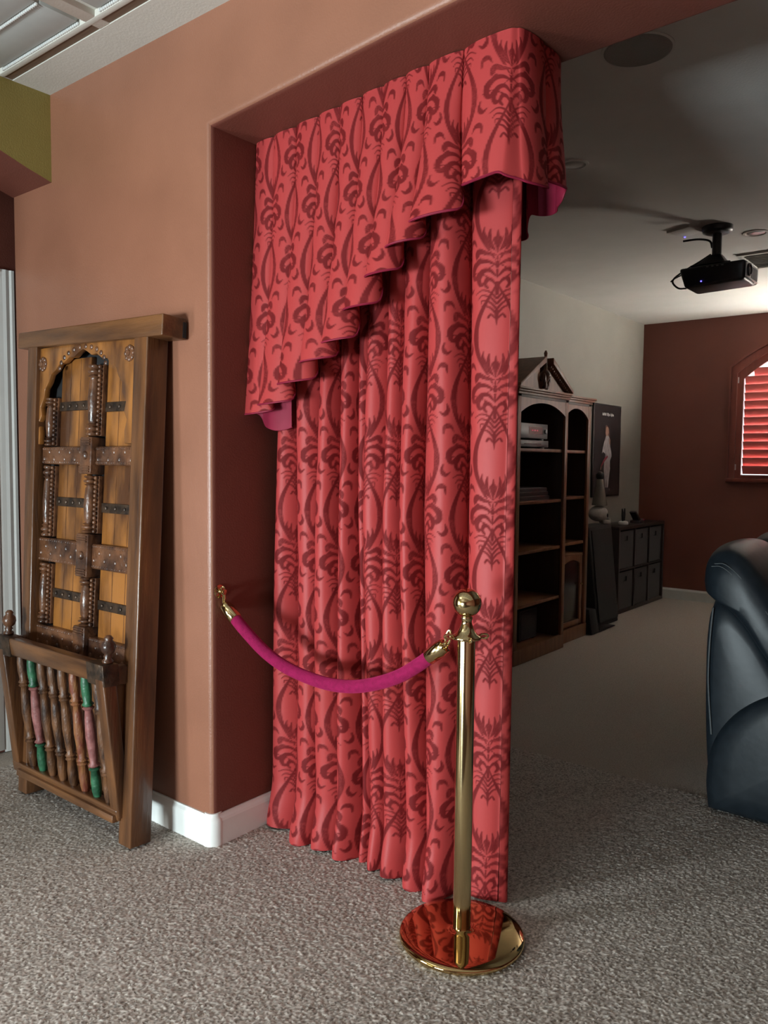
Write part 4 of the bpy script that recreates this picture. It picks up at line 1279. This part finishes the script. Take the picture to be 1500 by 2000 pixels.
for k in range(3):
    y0 = 1.415 + .625 * k
    hp = shift(puff(head, y0, y0 + .61, .30, 16, 2.4)).build('back_cushion', 'leather', so, smooth=True, angle=2.5)
    pts = [(1.250, .965), (1.29, .965), (1.35, .915), (1.44, .80), (1.54, .66), (1.60, .56)]
    if k == 0:
        pl = spline([(a, b) for a, b in pts], 24)
        for dd in (0, .016):
            MB().tube([(p[0] - OS[0] + dd * .7, 1.418 - OS[1] - .012, p[1] + dd * .7) for p in pl], .0016, 5).build('stitching', 'leather_thread', hp)
arm = [(1.262, .012), (1.250, .12), (1.262, .24), (1.300, .335), (1.37, .425), (1.47, .495), (1.62, .545), (1.85, .57), (2.05, .55), (2.12, .45), (2.13, .2), (2.11, .012)]
shift(puff(arm, 1.395, 1.62, .09, 12, 3.5)).build('armrest', 'leather', so, smooth=True, angle=2.5)
shift(puff(arm, 3.20, 3.42, .09, 12, 3.5)).build('armrest', 'leather', so, smooth=True, angle=2.5)
for k in range(3):
    seat = [(1.58, .30), (1.58, .42), (1.64, .46), (1.85, .475), (2.08, .46), (2.14, .40), (2.14, .28), (2.0, .26), (1.7, .26)]
    shift(puff(seat, 1.63 + .52 * k, 2.14 + .52 * k, .15, 10, 3)).build('seat_cushion', 'leather', so, smooth=True, angle=2.5)
box('seat_base', 1.55 - OS[0], 2.09 - OS[0], 1.62 - OS[1], 3.20 - OS[1], .02, .27, 'leather', so, .02)
pl = spline([(1.262, .30), (1.244, .5), (1.244, .66), (1.252, .80)], 20)
MB().tube([(p[0] - OS[0], 1.440 - OS[1], p[1]) for p in pl], .0032, 6).build('piping', 'leather_thread', so, smooth=True)

# ================================================================== THEATRE CEILING FITTINGS
def disc_light(x, y, label, r=.085):
    e = empty('recessed_light', (x, y, TC), label=label, cat='light', group='recessed ceiling lights')
    MB().lathe([(r * .72, -.001), (r * .80, -.006), (r * .97, -.005), (r, -.0005)], 40).build('trim_ring', 'theatre_ceiling', e, smooth=True)
    MB().lathe([(.001, -.004), (r * .45, -.006), (r * .60, -.004), (r * .70, -.0008)], 32).build('lamp', 'lamp_glass', e, smooth=True)
    return e
disc_light(.445, 1.80, 'unlit recessed ceiling light between the valance and the projector', .072)
disc_light(.835, 3.50, 'unlit white recessed ceiling light right beside the projector mount', .075)
disc_light(.43, 4.95, 'unlit recessed ceiling light just below and behind the projector', .075)
e = empty('ceiling_speaker', (1.078, .955, TC), label='large round in-ceiling speaker grille just behind the lintel', cat='speaker')
MB().lathe([(.112, -.0005), (.112, -.005), (.106, -.008), (.100, -.006), (.001, -.005)], 48).build('grille', 'speaker_mesh', e, smooth=True)
MB().lathe([(.120, -.0004), (.120, -.004), (.112, -.006), (.111, -.0006)], 48).build('rim', 'theatre_ceiling', e, smooth=True)
e = empty('ceiling_vent', (.93, 4.2, TC), label='dark rectangular ceiling vent behind the projector', cat='vent')
for (x0, x1, y0, y1) in ((-.33, .33, -.23, -.20), (-.33, .33, .20, .23), (-.33, -.30, -.20, .20), (.30, .33, -.20, .20)):
    box('frame', x0, x1, y0, y1, -.012, -.0005, 'theatre_ceiling', e, .002)
box('backing', -.30, .30, -.20, .20, -.003, -.0006, 'speaker_mesh', e)
for k in range(9):
    y = -.18 + .045 * k
    MB().hexa([(-.30, y - .012, -.010), (.30, y - .012, -.010), (.30, y - .009, -.011), (-.30, y - .009, -.011), (-.30, y + .008, -.004), (.30, y + .008, -.004), (.30, y + .011, -.005), (-.30, y + .011, -.005)]).build('slat', 'speaker_mesh', e)
e = empty('ceiling_outlet', (.50, 3.17, TC), (0, 0, math.radians(-20)), label='flat grey ceiling outlet plate with tiny blue light left of projector', cat='outlet')
box('plate', -.07, .09, -.05, .11, -.014, -.0005, 'theatre_ceiling', e, .003)
MB().sphere((-.055, .10, -.016), .006, 8, 5).build('indicator_light', 'led_blue', e, smooth=True)

pj = empty('projector', (.69, 3.23, TC), label='black projector hanging from the theatre ceiling on a short pole', cat='projector')
MB().lathe([(.001, -.045), (.060, -.042), (.082, -.034), (.086, -.020), (.086, -.0005)], 40).build('mount_plate', 'black_plastic', pj, smooth=True, angle=1.2)
MB().lathe([(.027, -.185), (.027, -.03)], 24).build('mount_pole', 'black_plastic', pj, smooth=True)
MB().hexa([(-.10, -.07, -.225), (.07, -.07, -.225), (.07, .07, -.225), (-.10, .07, -.225), (-.03, -.03, -.165), (.03, -.03, -.165), (.03, .03, -.165), (-.03, .03, -.165)]).build('mount_bracket', 'black_plastic', pj, .005)
for (x, y) in ((-.12, -.09), (-.12, .09), (.10, -.09), (.10, .09)):
    MB().tube([(0, 0, -.20), (x * .6, y * .6, -.222), (x, y, -.235)], .007, 6).build('mount_arm', 'black_plastic', pj, smooth=True)
bodyp = MB().hexa([(-.15, -.10, -.360), (.185, -.10, -.350), (.185, .13, -.350), (-.15, .13, -.360), (-.18, -.125, -.245), (.195, -.125, -.238), (.195, .15, -.238), (-.18, .15, -.245)])
bp = bodyp.build('body', 'black_plastic', pj, .018, 4)
box('front_panel', .192, .200, -.112, .138, -.335, -.248, 'silver', bp, .003)
MB().lathe([(.036, 0), (.036, .012), (.030, .014), (.028, .006), (.022, .004), (.012, .009), (.001, .012)], 32, (.199, -.070, -.292), (1, 0, 0)).build('lens_barrel', 'black_plastic', bp, smooth=True, angle=1.0)
for k in range(7):
    box('vent_fin', .200, .204, -.01 + k * .019, -.002 + k * .019, -.328, -.262, 'grey_plastic', bp)
for k in range(4):
    box('button', -.02 + k * .028, -.008 + k * .028, -.126, -.122, -.258, -.252, 'grey_plastic', bp)
MB().sphere((-.05, -.112, -.332), .005, 8, 5).build('indicator_light', 'led_blue', bp, smooth=True)
MB().tube([tuple(p) for p in spline([(-.18, -.06, -.07), (-.10, -.03, -.065), (-.04, -.01, -.08), (-.027, 0, -.12)], 24)], .006, 8).build('cable', 'black_matte', pj, smooth=True)
MB().tube([tuple(p) for p in spline([(-.03, -.01, -.16), (-.09, -.03, -.20), (-.19, -.05, -.255), (-.235, -.06, -.30), (-.20, -.06, -.345), (-.15, -.06, -.352)], 24)], .0055, 8).build('cable', 'black_matte', pj, smooth=True)
MB().tube([tuple(p) for p in spline([(-.18, -.04, -.262), (-.23, -.05, -.285), (-.25, -.05, -.30)], 24)], .004, 6).build('cable', 'black_matte', pj, smooth=True)
